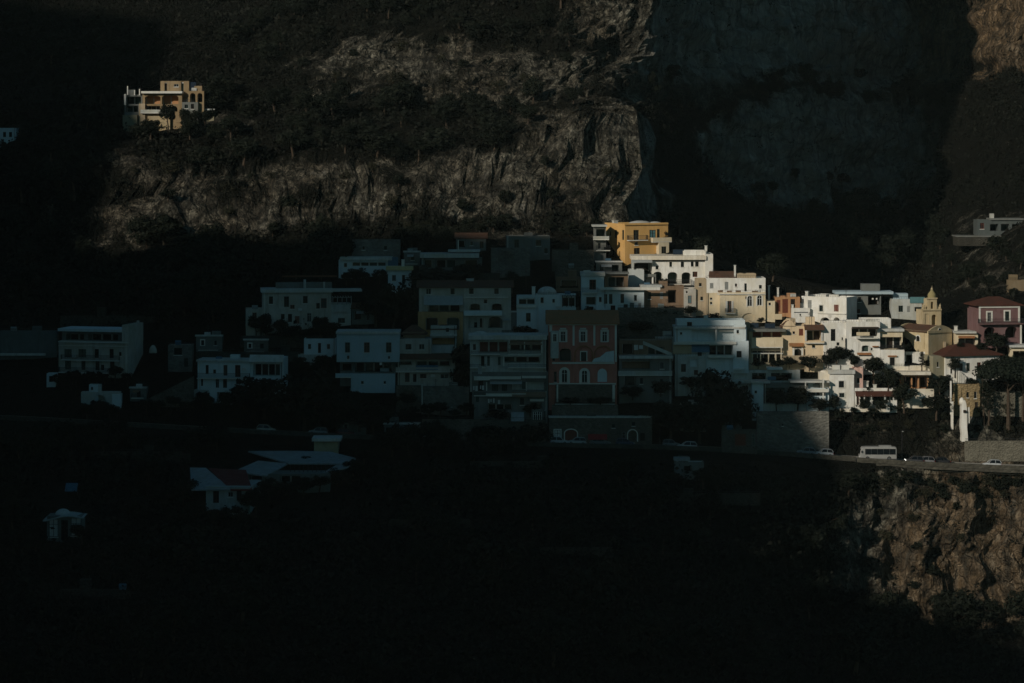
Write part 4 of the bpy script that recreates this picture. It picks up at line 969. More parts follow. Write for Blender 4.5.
h = House('palazzo', 'tall dusky red facade with white pilasters, arched windows and terracotta roof', 'house', 582, 404, group=TOWN)
h.vol(548.6, 617, 323.6, 404, RED, depth=8, ext=6, ops=[('wT', 560.6, 331.4, 565.6, 341.6, {'fm': FRAMEW, 'tw': .35}), ('wT', 580.6, 331.4, 585.6, 341.6, {'fm': FRAMEW, 'tw': .35}), ('wT', 602.2, 331.4, 607.2, 341.6, {'fm': FRAMEW, 'tw': .35}),
   ('laT', 559, 348, 572, 361.6, {'n': 1, 'tm': RED}), ('baT', 575.4, 346.4, 592, 361.6, {'tm': TILE2, 'd': .3}), ('baT', 595, 346.4, 611, 361.6, {'tm': TILE2, 'd': .3}),
   ('waT', 561.6, 369.6, 567.4, 382.6, {'tw': .5, 'fm': FRAMEW}), ('waT', 581.6, 370.4, 587.4, 382.6, {'tw': .5, 'fm': FRAMEW}), ('d', 611, 357.6, 614, 362), ('d', 552.4, 350, 555, 361), ('w', 554, 371.6, 556.6, 382)], parapet=0)
h.hip(548.6, 617, 323.4, 312.6, TILE2, depth=8, over=.55, kind='shed')
h.pilaster(549.4, 552, 325.4, 332); h.pilaster(572.6, 574.6, 325.4, 345.6); h.pilaster(593.4, 595.4, 325.4, 345.6); h.pilaster(614.8, 616.8, 325.4, 362); h.cornice(548, 617.4, 323.8, 325.2, TRIM)
h.cornice(552, 614.6, 362.2, 364, TRIM, out=.3); h.cornice(549, 616, 383.2, 384.6, TRIM, out=.3)
h.vol(550.6, 558.6, 331, 346, GREY, front=.9, depth=.89, ops=[('wT', 553, 334, 556.6, 341.6)], parapet=0, part='bay'); h.boxes('pediment', [(560, 566.2, 328, 329.4), (580, 586.2, 328, 329.4), (601.6, 607.8, 328, 329.4)], TRIM, front=.3, depth=.28)
wb = MB(); pts = [h.L(592, 361.8), h.L(614, 361.8), h.L(614, 350.6), h.L(606, 352), h.L(600, 357), h.L(594, 358.6)]
wb.face([(x, -.5, z) for x, z in pts]); 
for (p, q) in zip(pts, pts[1:] + pts[:1]): wb.face([(p[0], -.5, p[1]), (p[0], -.02, p[1]), (q[0], -.02, q[1]), (q[0], -.5, q[1])][::-1])
wb.build('stair_wall', SHADEW, h.root)
# inner windows standing in the blind arch and the white blind arch
g = MB(); a, z1 = h.L(581, 352); b_, z0 = h.L(586.4, 361.2); g.box(a, b_, .15, .25, z0, z1); dr = g.build('window', GLASS, h.root); g = MB(); g.box(a - .2, a - .003, .1, .28, z0, z1 + .2); g.box(b_ + .003, b_ + .2, .1, .28, z0, z1 + .2); g.box(a, b_, .1, .28, z1 + .003, z1 + .2); g.build('frame', TRIM, dr)
g = MB(); a, z0 = h.L(597.6, 381.8); b_, zs = h.L(607, 373.6); z1 = h.L(602, 368.6)[1]; A = [(a, z0)] + arch_pts(a, b_, zs, z1) + [(b_, z0)]
g.face([(x, -.14, z) for x, z in A]); 
for p, q in zip(A, A[1:]): g.face([(p[0], -.14, p[1]), (p[0], -.005, p[1]), (q[0], -.005, q[1]), (q[0], -.14, q[1])][::-1])
g.build('blind_arch', SHADEW, h.root)
h.vol(555.6, 614.8, 384.4, 404, STONE, front=.7, depth=.69, parapet=0, part='base_wall'); h.pilaster(556.6, 558.2, 384.6, 402, front=.7); h.pilaster(612.4, 615, 384.6, 402, front=.7); h.balc(555, 615, 403.6, .5, front=.7, rail='bars')

w_ = House('retaining_wall', 'roadside wall with dark red arched garage under the red facade', 'wall', 600, 444, dY=-1.0)
w_.vol(549, 652, 418, 444, STONE, depth=2.4, ext=1.5, parapet=.15, deck=None, ops=[('gaT', 565, 429.6, 577, 441.6, {'flat': .6}), ('dT', 554.6, 430, 560.4, 441.6, {'m': FRAMEW}), ('g', 640, 433, 645, 441, {'m': DARKWOOD}), ('d', 622, 432, 625.4, 441.6), ('laT', 628, 430, 637, 441, {'n': 0, 'd': 1.6}), ('b', 580, 421, 583, 427), ('w', 612, 424, 615, 428), ('w', 632, 422, 635, 426)])
w_.awn(588, 607, 434, 438.6, REDCLOTH, out=1.4); w_.box('coping', 548.6, 652.4, 416.6, 418, DECK, front=.15, depth=2.6); w_.vol(552, 618, 405.6, 419, STONE, front=-2.4, depth=2, parapet=.1, deck=None, part='upper_wall')
h = House('house', 'dim terraced house with sloping stair wall between red facade and blue awning house', 'house', 646, 398, group=TOWN)
h.vol(619, 672, 358, 398, DGREY, depth=5, ops=[('l', 622, 361, 650, 369, {'n': 3}), ('w', 660, 362, 664, 369), ('l', 624, 376, 636, 386, {'n': 1}), ('w', 640, 378, 643, 384), ('w', 660, 379, 663, 384)], ext=4)
h.balc(618, 672, 374.6, .8, rail='wall', rpx=4, rmat=GREY); h.slab(619, 673, 355.6, 358.4, DECK, out=.7, depth=5)
h.vol(619, 672, 340, 357, BROWN, front=-2.2, depth=4, ops=[('l', 622, 344, 634, 354, {'n': 1}), ('l', 648, 347, 664, 355, {'n': 2})], parapet=.2)
mb = MB(); a, z0 = h.L(643, 341, -1.6); b_, z1 = h.L(672, 353, -1.6); mb.face([(a, 1.6, z0), (b_, 1.6, z1), (b_, 1.6, z1 - .7), (a, 1.6, z0 - .7)][::-1]); mb.face([(a, 1.6, z0), (b_, 1.6, z1), (b_, 2.0, z1), (a, 2.0, z0)]); mb.build('stair_wall', GREY, h.root)
h.boxes('laundry', [(634, 638, 345, 350), (639, 643, 345.4, 349)], FRAMEW, front=-1.4, depth=.06)
w_ = House('retaining_wall', 'tall dark terrace wall of rough stone beside the terracotta roofed facade', 'wall', 640, 338)
w_.vol(618, 684, 308, 340, STONE, depth=2, parapet=.2, deck=None, ops=[('l', 634, 315, 646, 327, {'n': 0, 'd': .8}), ('l', 652, 312, 668, 326, {'n': 0, 'd': .8})])

h = House('apartment_building', 'cluttered grey house of many stacked balconies left of the red facade', 'house', 508, 414, group=TOWN)
h.vol(470, 546, 339, 372, GREY, depth=7, ext=4, ops=[('l', 479, 342, 508, 352.6, {'n': 3, 'm': REDWOOD}), ('l', 510, 342, 542, 350.6, {'n': 3}), ('d', 481, 356, 484.4, 366), ('d', 487, 356, 490, 366), ('l', 503, 357, 540, 362.6, {'n': 3}), ('w', 473, 344, 476, 350)], parapet=0)
h.slab(468.6, 547, 335, 339.4, DECK, out=.8, depth=7); h.balc(508, 541, 353.4, 1.1, rail='bars'); h.slab(500, 540, 354.2, 356, DECK, out=1.0, depth=.9, part='canopy')
h.vol(472, 548, 372, 392, DGREY, front=.8, depth=6, ops=[('l', 488, 369, 522, 378, {'n': 3}), ('d', 492, 382, 498, 391), ('d', 502, 381, 507, 391), ('l', 512, 382, 544, 390, {'n': 2})][1:], parapet=.2)
h.balc(488, 521, 378, 1.0, rail='wall', rpx=2, front=.8); h.balc(522, 546, 377, .8, front=.8, rail='wall', rpx=1.4); h.balc(486, 526, 395, 1.2, front=.8, rail='wall', rpx=2); h.balc(530, 544, 400, 1.0, front=.8, rail='wall', rpx=1.4)
h.vol(474, 548, 391, 414, DGREY, front=1.3, depth=5, ops=[('l', 488, 398, 512, 410, {'n': 3}), ('w', 520, 398, 524, 405), ('l', 530, 401, 542, 412, {'n': 1})], parapet=.2)
h.box('wall', 478, 482, 367, 374, DIMW, front=1.0, depth=.18); h.boxes('laundry', [(473, 474.6, 386, 390), (475.4, 477.6, 386, 391), (480, 481.2, 385.6, 389), (482, 484, 385.6, 390), (488, 489.6, 399, 403), (490.4, 491.6, 399, 402), (493, 494.6, 398.4, 403), (498, 500, 400, 404)], FRAMEW, front=2.0, depth=.06)
for (a_, b_, r_, kd) in ((471, 500, 353.6, 'bars'), (470, 486, 367, 'bars'), (474, 490, 379, 'wall'), (508, 546, 367, 'bars'), (474, 486, 395, 'bars')): h.balc(a_, b_, r_, .9, front=0 if r_ < 371 else .8, rail=kd, rpx=3)
h.awn(509, 542, 340.5, 344, BROWN, out=1.3); h.awn(490, 522, 380, 383.4, GREYCLOTH, out=1.1, front=.8); h.awn(512, 546, 392, 396, BROWN, out=1.4, front=1.3); h.boxes('column', [(508.6, 509.8, 339, 353), (524, 525, 342, 353), (541, 542.4, 342, 353), (503, 504.4, 356, 366), (486, 487.2, 382, 394), (526, 527, 382, 394)], TRIM, front=.95, depth=.2)
h.boxes('shutter', [(476, 479, 396, 402), (522, 525.6, 382, 389), (498, 500.6, 357, 365)], GREENWOOD, front=1.36, depth=.05)
h.dome(480, 331, 336, 18, DECK, front=-3); h.dome(512, 332.6, 336, 24, DECK, front=-3); h.dome(534, 332.6, 336, 18, DECK, front=-3)
s_ = House('sunshade', 'pale sloping canvas sunshade at the foot of the stacked balcony house', 'sunshade', 518, 424, dY=-3.5)
s_.awn(511, 524, 412, 420, SHEET, out=2.2, front=-1, part='canvas'); s_.boxes('pole', [(509, 509.6, 413, 424), (525, 525.6, 419, 424)], IRON, front=.6, depth=.1)
g_ = House('greenhouse', 'small white barred glazed shelter below the stacked balconies', 'shelter', 537, 424, dY=-2.5)
g_.vol(531.6, 543, 410, 424, DGREY, depth=2, ops=[('wa', 533, 411.6, 541.6, 421, {'fm': FRAMEW})], parapet=.1); g_.boxes('bar', [(533.2 + 2 * k, 533.8 + 2 * k, 412, 421) for k in range(5)], FRAMEW, front=.08, depth=.07)

h = House('apartment_building', 'long grey white house with four small attic windows, ochre arches at its left', 'house', 465, 338, group=TOWN)
h.vol(419, 463, 287, 338, BEIGE, depth=7, ext=4, ops=[('w', 426, 288.4, 431, 294.4), ('w', 450.6, 288.4, 454.6, 294.4), ('l', 428, 305, 460, 311.6, {'n': 3})], parapet=0)
h.vol(463, 511, 287, 338, BEIGE, front=.3, depth=7.3, ops=[('w', 469, 288.4, 473.6, 294), ('w', 494.4, 288.4, 498.6, 294), ('la', 469.6, 303.6, 480.4, 310.4, {'n': 1, 'flat': .5}), ('la', 491.4, 303.6, 502.4, 310.4, {'n': 1, 'flat': .5}), ('la', 468.6, 316.4, 483, 328, {'n': 1, 'flat': .7}), ('la', 488, 316.4, 502.6, 328, {'n': 1, 'flat': .7})], parapet=0)
h.hip(418.6, 511.4, 287, 281, TILE3, depth=7.3, over=.5, kind='gable'); h.chim(470, 279.4, 284, 7, GREY, front=-3)
h.awn(424, 463, 295.6, 304.4, GREYCLOTH, out=1.6); h.balc(463, 508, 297, .3, front=.3, rail=None); h.balc(464, 502, 314.6, 1.1, front=.3, rail='wall', rpx=4.4, rmat=SHADEW)
h.vol(418, 463, 312, 338, plaster('dim_ochre_plaster', (.46, .28, .13), .8), front=1.5, depth=1.49, ops=[('la', 425, 317, 438.6, 330, {'n': 1, 'flat': .55}), ('la', 446, 317, 460, 330, {'n': 1, 'flat': .55})], parapet=0, part='arcade')

h = House('house', 'white house with small roof vault and dark pergola opening above the red facade', 'house', 546, 332, group=TOWN)
h.vol(516.6, 536, 296, 332, SHADEW, depth=5, ext=3, ops=[('l', 518.6, 297.6, 535, 304.6, {'n': 2}), ('d', 526, 313, 530.6, 321.6)]); h.balc(516.4, 536.4, 306.6, .6, rail='wall', rpx=1.6)
h.vol(536, 576, 294.6, 332, SHADEW, front=-.3, depth=5, ops=[('w', 540.6, 297.4, 543.6, 303), ('w', 552.4, 299, 554.8, 302.6), ('l', 562.6, 296.4, 575, 306.6, {'n': 2}), ('d', 546, 316, 549, 324)])
h.dome(547, 286.4, 294, 20, DECK, front=-3); h.chim(533.6, 287, 296, 3.4, front=-1.6); h.pergola(562, 576, 295.4, 307, out=.6, front=-.28)
h = House('tower_house', 'narrow pale tower house with balcony over the terracotta roof', 'house', 593, 316, group=TOWN)
h.vol(581.4, 604, 276, 316, SHADEW, depth=5, ext=4, ops=[('d', 589.4, 279.6, 596, 289.6), ('l', 586, 297, 596, 305, {'n': 1}), ('w', 599, 297, 601.6, 302)], parapet=0)
h.slab(580.6, 605, 272.4, 276.2, DECK, out=.3, depth=5); h.balc(582, 598, 292.4, 1.0, rail='bars'); h.chim(587, 270.6, 273, 7, front=-2, cap=False)
h.awn(596, 606, 302, 313, SHADEW, out=.7, part='stair_flank')
h = House('house', 'white house with three windows and dark roof terrace right of the tower house', 'house', 626, 315, group=TOWN)
h.vol(603, 644, 289, 315, SHADEW, depth=5, ops=[('d', 604, 294, 607.4, 304), ('d', 609, 294, 612.4, 304), ('w', 620.6, 294, 624, 303), ('w', 634, 295, 637, 301)])
h.vol(605, 628, 273.6, 289, BROWN, front=-1.6, depth=4, ops=[('l', 608, 277, 624, 287, {'n': 2})], parapet=0); h.slab(603.6, 629, 272.4, 274, DGREY, out=.8, depth=4, front=-1.6)
h.balc(600, 660, 289, 1.0, rail='wall', rpx=2)
h = House('house', 'square blank grey white house lit edge below the ochre yellow house', 'house', 636, 290, dY=-.2, group=TOWN)
h.vol(628.6, 644, 269.6, 290, plaster('cool_plaster', (.50, .53, .53), .4), depth=4, parapet=.3)
h.vol(644, 656, 274, 288, DGREY, front=-1, depth=3, ops=[('l', 646, 277, 655, 286, {'n': 1})], parapet=.2)

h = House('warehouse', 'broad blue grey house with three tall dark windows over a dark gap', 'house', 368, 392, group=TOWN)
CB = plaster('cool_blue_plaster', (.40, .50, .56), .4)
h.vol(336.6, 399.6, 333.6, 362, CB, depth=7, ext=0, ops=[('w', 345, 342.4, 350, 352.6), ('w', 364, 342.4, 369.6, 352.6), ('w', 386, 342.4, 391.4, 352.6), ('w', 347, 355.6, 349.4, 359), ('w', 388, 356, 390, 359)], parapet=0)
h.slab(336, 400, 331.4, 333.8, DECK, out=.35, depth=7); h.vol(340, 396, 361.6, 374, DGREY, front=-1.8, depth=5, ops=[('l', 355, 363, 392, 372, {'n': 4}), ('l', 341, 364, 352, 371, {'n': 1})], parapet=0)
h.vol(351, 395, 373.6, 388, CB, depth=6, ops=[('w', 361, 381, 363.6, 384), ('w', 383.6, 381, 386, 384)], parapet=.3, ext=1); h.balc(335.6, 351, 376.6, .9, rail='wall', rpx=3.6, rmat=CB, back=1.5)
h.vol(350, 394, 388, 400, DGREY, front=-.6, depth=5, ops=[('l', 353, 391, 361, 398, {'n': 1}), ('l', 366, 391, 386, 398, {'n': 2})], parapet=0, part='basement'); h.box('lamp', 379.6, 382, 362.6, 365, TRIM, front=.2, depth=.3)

h = House('house', 'brown roofed white house with two square windows right of the blue grey house', 'house', 418, 386, group=TOWN)
h.vol(399.6, 431, 339, 358, BEIGE, depth=6, ops=[('w', 405.6, 344, 411.4, 349.6), ('w', 419, 344, 424.4, 349.6)], parapet=0, ext=0)
h.vol(403, 425, 332, 340, BROWN, front=-1.6, depth=4, parapet=0, part='attic'); h.hip(402, 426, 334, 325.4, TILE3, front=-1.6, depth=4, over=.3)
h.awn(398, 456, 353.6, 358.6, TILE3, out=1.3); h.vol(397.6, 456, 358, 386, BEIGE, front=.2, depth=6, ops=[('l', 399, 359.6, 412, 365, {'n': 1}), ('l', 416, 359.6, 450, 366, {'n': 3}), ('d', 405, 373, 409.6, 382), ('d', 413, 374, 416.4, 382), ('w', 420, 374, 426.4, 378.4), ('w', 440.4, 374, 448.4, 378.6)], ext=1)
h.balc(396, 456, 371, 1.0, front=.2, rail='wall', rpx=4, rmat=BEIGE); h.awn(416, 438, 365, 369, BLUECLOTH, out=1.1, front=.2)
h = House('house', 'plain grey upper house with deep balcony beside the brown hipped roof', 'house', 444, 356, group=TOWN)
h.vol(430.6, 456.6, 326, 356, GREY, depth=5, ops=[('l', 432, 338, 455, 345, {'n': 2}), ('w', 446, 328, 449, 332)], parapet=0); h.hip(430.6, 456.6, 329, 324.6, TILE3, depth=5, over=.2); h.balc(430, 456, 351.6, 1.0, rail='wall', rpx=6, rmat=GREY); h.slab(430, 457, 334.4, 336, DECK, out=.8, depth=.79, part='canopy')
w_ = House('retaining_wall', 'wide dim stone retaining wall below the brown roofed white house', 'wall', 440, 410)
w_.vol(421.4, 469, 387, 410, STONE2, depth=2, parapet=.15, deck=None, ops=[('b', 436, 390, 441, 395)]); w_.box('drainpipe', 421.6, 422.6, 384, 410, DECK, front=.2, depth=.18)
w_ = House('retaining_wall', 'dark stone wall with overgrown arch left of the wide retaining wall', 'wall', 408, 408)
w_.vol(396, 421, 386, 408, STONE, depth=2, parapet=.15, deck=None, ops=[('la', 400, 390, 414, 402, {'n': 0, 'd': .8})])
w_ = House('retaining_wall', 'long roadside wall with arched openings below the stacked balcony house', 'wall', 478, 440, dY=-.6)
w_.vol(422, 546, 420, 440, STONE, depth=2, parapet=.15, deck=None, ops=[('l', 436, 428, 449, 439, {'n': 0, 'd': 1.2}), ('d', 470, 430, 474, 440), ('l', 494, 428, 506, 439, {'n': 0, 'd': 1.2})])

h = House('villa', 'beige country house in shade with low left wing and arched right end', 'house', 298, 328, yaw=6, group=TOWN)
h.vol(262.6, 331, 292, 328, BEIGE, depth=7, ext=3, ops=[('w', 269, 296.4, 273, 304), ('d', 284, 296.4, 289, 307), ('w', 303, 296, 307.6, 303.4), ('d', 321, 298.4, 326.6, 308), ('w', 281, 314, 284.6, 319), ('d', 307, 313, 311.4, 322), ('d', 288, 314, 292, 322)], parapet=0)
h.slab(261, 333, 289.4, 292.2, DECK, out=.5, depth=7.4); h.vol(246, 262.6, 309, 328, BEIGE, front=.3, depth=5, ops=[('w', 252.4, 312.6, 256.6, 318), ('w', 249, 320, 251, 323)], parapet=.4)
h.vol(331, 351, 304, 328, GREY, front=.2, depth=6, ops=[('la', 334, 311.4, 347, 316, {'n': 0, 'd': .5, 'flat': .6}), ('w', 338, 318, 345, 323)], parapet=.3); h.pergola(332, 351, 296.4, 304, out=2.6, front=.2, mat=GREYWOOD, n=5)
h.slab(331, 362, 289.6, 291.4, DECK, out=.5, depth=5, front=-1.5); h.boxes('chimney', [(303.6, 306, 279.6, 289.4), (323.4, 325, 282, 289.4)], GREY, front=-3, depth=.6); h.slab(282, 337, 275.6, 277, TILE3, out=0, depth=.4, front=-5, part='roof_rail')
h.vol(276, 332, 283, 290, DGREY, front=-3.5, depth=3, parapet=0, part='attic')

h = House('villa', 'bluish white two storey house with stepped flat roofs above the left road', 'house', 238, 398, yaw=-6, group=TOWN)
h.vol(197.6, 250, 361.6, 392, SHADEW, depth=6, ext=0, ops=[('d', 205.6, 365, 208.6, 374), ('w', 213, 369.4, 216, 373.6), ('d', 223.4, 365, 227.4, 375.6), ('d', 235, 365, 240.4, 377), ('d', 201, 379, 203, 386), ('d', 215.6, 379, 219, 388), ('d', 223, 379, 227, 388), ('w', 236, 379, 241, 384)], parapet=.3)
h.slab(196.6, 251, 359.6, 361.8, DECK, out=.4, depth=6); h.balc(197.6, 250, 377.6, .8, rail='bars'); h.vol(250, 283.6, 358, 388, SHADEW, front=-.6, depth=5, ops=[('l', 253, 364, 280, 376, {'n': 4}), ('d', 262, 378, 266, 386)], parapet=0)
h.awn(250, 284, 354.6, 361.6, DECK, out=1.2, front=-.6, part='canopy'); h.vol(209, 232, 388, 400, SHADEW, front=.8, depth=4, ops=[('l', 217, 392, 230, 399, {'n': 2})], parapet=.2); h.vol(194, 210, 390, 412, GREY, front=.6, depth=4, ops=[('b', 197, 404, 204, 411)], parapet=.2)

h = House('house', 'low white wall house half hidden by plants left of the blue grey house', 'house', 318, 358, group=TOWN)
h.vol(304, 336, 338.6, 354, SHADEW, depth=4, ops=[('w', 308, 344, 311, 349), ('d', 318, 343, 321, 353), ('w', 327, 344, 330, 349)], parapet=.3); h.vol(298, 327, 354.6, 360, GREY, front=.8, depth=3, parapet=.2, part='terrace')

h = House('palazzo', 'long beige house with recessed top floor and two rows of tall dark windows, far left', 'house', 94, 374, yaw=-14, group=TOWN)
h.vol(58.6, 128, 342, 374, BEIGE, depth=8.5, ext=.6, ops=[('s', 64.4, 349, 71.6, 357.4, {'m': GREENWOOD}), ('s', 78.4, 349, 86, 357.4, {'m': GREENWOOD}), ('d', 94.6, 349, 98.8, 358), ('d', 109.4, 349, 113.6, 358), ('s', 65, 360, 71, 369.6, {'m': GREENWOOD}), ('d', 81.4, 361, 85.4, 370), ('d', 95.4, 360, 99.4, 370.4), ('d', 110, 360, 114.4, 370.6), ('w', 119, 352, 121.4, 356)], parapet=0)
h.vol(62, 126, 331.6, 343, DGREY, front=-1.8, depth=6, ops=[('l', 66, 334, 84, 341, {'n': 2}), ('l', 88, 334, 118, 341, {'n': 3})], parapet=0, part='top_floor')
h.slab(60, 130, 328, 332, SHADEW, out=1.2, depth=6, front=-1.8); h.cornice(58, 128.4, 341.4, 343.4, TRIM, out=.4); h.cornice(58.4, 128, 345.6, 346.6, TRIM); h.balc(62, 120, 359.2, .7, rail='bars'); h.balc(60, 122, 371.6, .9, rail='bars')
h.vol(122, 128.6, 325, 343, BEIGE, front=-.2, depth=8.3, parapet=.2, ext=0); h.box('chimney', 136.6, 138.4, 320.6, 328, GREY, front=-6, depth=.6)
h = House('house', 'tiny white hut with one dark window left below the long beige house', 'hut', 51, 384); h.vol(46.6, 55.6, 373.6, 384, SHADEW, depth=3, ops=[('d', 49, 376, 53, 382)], parapet=.2)
h = House('terrace_wall', 'broken pale garden terrace with small pavilion below the long beige house', 'terrace', 100, 404)
h.vol(81, 120, 392, 404, GREY, depth=2, ops=[('la', 94, 395, 106, 404, {'n': 0})], parapet=.2); h.vol(89, 98, 384.6, 393, SHADEW, front=-.4, depth=2, ops=[('w', 91, 387, 93, 390)], parapet=.15); h.vol(112, 121, 394, 408, SHADEW, front=.4, depth=2, parapet=.2)
h = House('terrace_wall', 'long low grey garden wall left of the far left beige house', 'wall', 28, 356); h.vol(0, 57, 331, 356, plaster('dim_wall', (.12, .14, .14)), depth=2, parapet=.2); h.box('coping', 0, 45, 353.6, 355.6, DECK, front=1.2, depth=1)
h = House('cottage', 'dim tumbledown stone cottage with a round white lamp beside the far left beige house', 'cottage', 178, 368); h.vol(168, 192, 345, 368, STONE2, depth=4, ops=[('w', 174, 348, 182, 355), ('d', 184, 358, 188, 367)], parapet=.2); 
h.dome(153, 345, 353, 8, BEIGE, front=0, part='lamp_globe')
w_ = House('terrace_wall', 'sloping dim stair wall climbing toward the bluish two storey house', 'wall', 170, 404)
mb = MB(); a, z0 = w_.L(146, 400); b_, z1 = w_.L(194, 376); mb.face([(a, 0, z0), (b_, 0, z1), (b_, 0, z0 - 4), (a, 0, z0 - 4)][::-1]); mb.face([(a, 0, z0), (a, .6, z0), (b_, .6, z1), (b_, 0, z1)][::-1]); mb.face([(a, 0, z0), (a, 0, z0 - 4), (a, .6, z0 - 4), (a, .6, z0)]); mb.build('wall', STONE, w_.root)

h = House('house', 'long low bluish house with stone upper building behind it, above the town middle', 'house', 366, 274, group=TOWN)
h.vol(338.6, 389, 260, 274, SHADEW, depth=5, ops=[('w', 344, 263, 347, 267), ('l', 352, 262.4, 386, 266, {'n': 4, 'd': .8})], parapet=0); h.slab(340, 392, 257, 260.2, DECK, out=.6, depth=5); h.box('panel', 388, 398, 257, 268, BLUECLOTH, front=.3, depth=.2)
h.vol(352, 400, 240, 258, STONE2, front=-3.4, depth=4, ops=[('w', 362, 246, 365, 250), ('w', 384, 246, 387, 250)], parapet=.2, ext=1)
h = House('house', 'small house with yellowish eave beside the blue panel', 'house', 400, 290, group=TOWN)
h.vol(388, 411, 270, 290, SHADEW, depth=4, ops=[('w', 392, 275, 396, 281), ('d', 402, 275, 405, 284)], parapet=0); h.slab(386, 413, 266.6, 270.2, plaster('yellow_slab', (.55, .46, .25)), out=.6, depth=4); h.chim(403, 260, 267, 3, front=-1)
h = House('house', 'house with long pale slab roof and roof pole under the dark bluff', 'house', 452, 272, group=TOWN)
h.vol(421, 482, 258, 272, DGREY, depth=5, ops=[('l', 424, 260, 432, 268, {'n': 1}), ('l', 436, 260, 456, 268, {'n': 2}), ('l', 464, 260, 478, 268, {'n': 1})], parapet=0); h.slab(420, 479, 253.4, 257.6, DECK, out=1.0, depth=5); h.slab(448, 480, 250, 252, DECK, out=.2, depth=4, front=-1); h.box('pole', 457.8, 458.8, 240, 250, TRIM, front=-2, depth=.15)
h = House('house', 'dim grey house with one tall dark window above the vaulted white house', 'house', 527, 258, group=TOWN)
h.vol(506, 550, 236, 258, DGREY, depth=5, ops=[('d', 514.4, 239.6, 519, 249), ('w', 536, 240, 541, 246)], parapet=.3)
w_ = House('retaining_wall', 'dim curved stone terrace wall with overgrown hollow above the attic window house', 'wall', 512, 274)
w_.vol(491, 530, 248, 274, STONE2, depth=2, parapet=.2, deck=None, ops=[('la', 498, 251, 514, 266, {'n': 0, 'd': 1.0})])
w_ = House('terrace_wall', 'stepped dim garden terraces left of the small annex with balconies', 'wall', 572, 272)
for k in range(3): w_.vol(552 + 3 * k, 594, 250 + 9 * k, 262 + 9 * k, STONE, front=k * 1.6, depth=1.55, parapet=.1, deck=None, ext=2)
w_.vol(556, 582, 277, 290, BROWN, front=5, depth=2, ops=[('l', 560, 280, 578, 288, {'n': 1})], parapet=.1)

h = House('apartment_building', 'dim grey blue block with railing roof behind the plain white flat house', 'house', 868, 318, dY=2, group=TOWN)
h.vol(843, 881, 294, 318, DGREY, depth=5, ops=[('w', 851, 297, 854, 302), ('l', 868, 296, 880, 305, {'n': 1}), ('w', 858, 297, 861, 302)], parapet=0); h.slab(835, 893, 291.4, 294, CB, out=.8, depth=5); h.box('roof_room', 862, 880, 284, 291, DGREY, front=-2, depth=3)
h.boxes('lamp', [(872, 873.6, 298, 299.6), (876, 877.4, 298, 299.6)], TRIM, front=.2, depth=.2)
h = House('apartment_building', 'dim pale house with teal roof screen left of the bell tower', 'house', 906, 320, dY=1, group=TOWN)
h.vol(891.6, 924, 299, 320, GREY, depth=5, ops=[('w', 898.6, 305.6, 903, 312), ('w', 914.6, 307, 921.6, 311.6), ('s', 907, 306, 910, 312)], parapet=.3); h.box('roof_screen', 910, 925, 297, 303, TEAL, front=.2, depth=.15); h.box('roof_room', 893, 908, 293.6, 299, CB, front=-2, depth=3)
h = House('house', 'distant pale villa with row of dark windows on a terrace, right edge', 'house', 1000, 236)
h.vol(977, 1040, 220, 236, plaster('shaded_villa_plaster', (.085, .10, .10)), depth=6, ops=[('w', 980, 223, 984, 229), ('l', 990, 224, 998, 231, {'n': 1}), ('l', 1001, 224, 1009, 231, {'n': 1}), ('l', 1012, 224, 1020, 231, {'n': 1})], parapet=.2); h.box('chimney', 990, 994, 213.6, 220, GREY, front=-2, depth=1); h.slab(990, 1040, 218.4, 220, DGREY, out=.5, depth=6)  # villa walls darkened in their colour in place of shade
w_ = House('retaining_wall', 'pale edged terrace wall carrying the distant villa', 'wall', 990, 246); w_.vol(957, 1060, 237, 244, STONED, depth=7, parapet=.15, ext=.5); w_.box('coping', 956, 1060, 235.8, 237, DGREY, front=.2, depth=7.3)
w_ = House('retaining_wall', 'ruinous tan garden wall on rock behind the pink house', 'wall', 1006, 296); w_.vol(1008, 1050, 280, 292, plaster('dim_garden_wall', (.22, .17, .11), .8), depth=2, parapet=.2, deck=None, ops=[('b', 1002, 284, 1008, 292)])
w_ = House('retaining_wall', 'pale rubble garden wall behind the umbrella pine trunks', 'wall', 1004, 410); w_.vol(982, 1060, 392, 412, stone('pale_rubble', (.20, .185, .145)), depth=2, parapet=.15, deck=None)
w_ = House('retaining_wall', 'long low rubble wall on the bank right of the white buttress', 'wall', 990, 449, dY=-1); w_.vol(965, 1060, 441, 449, stone('pale_rubble', (.20, .185, .145)), depth=1.2, parapet=.1, deck=None)

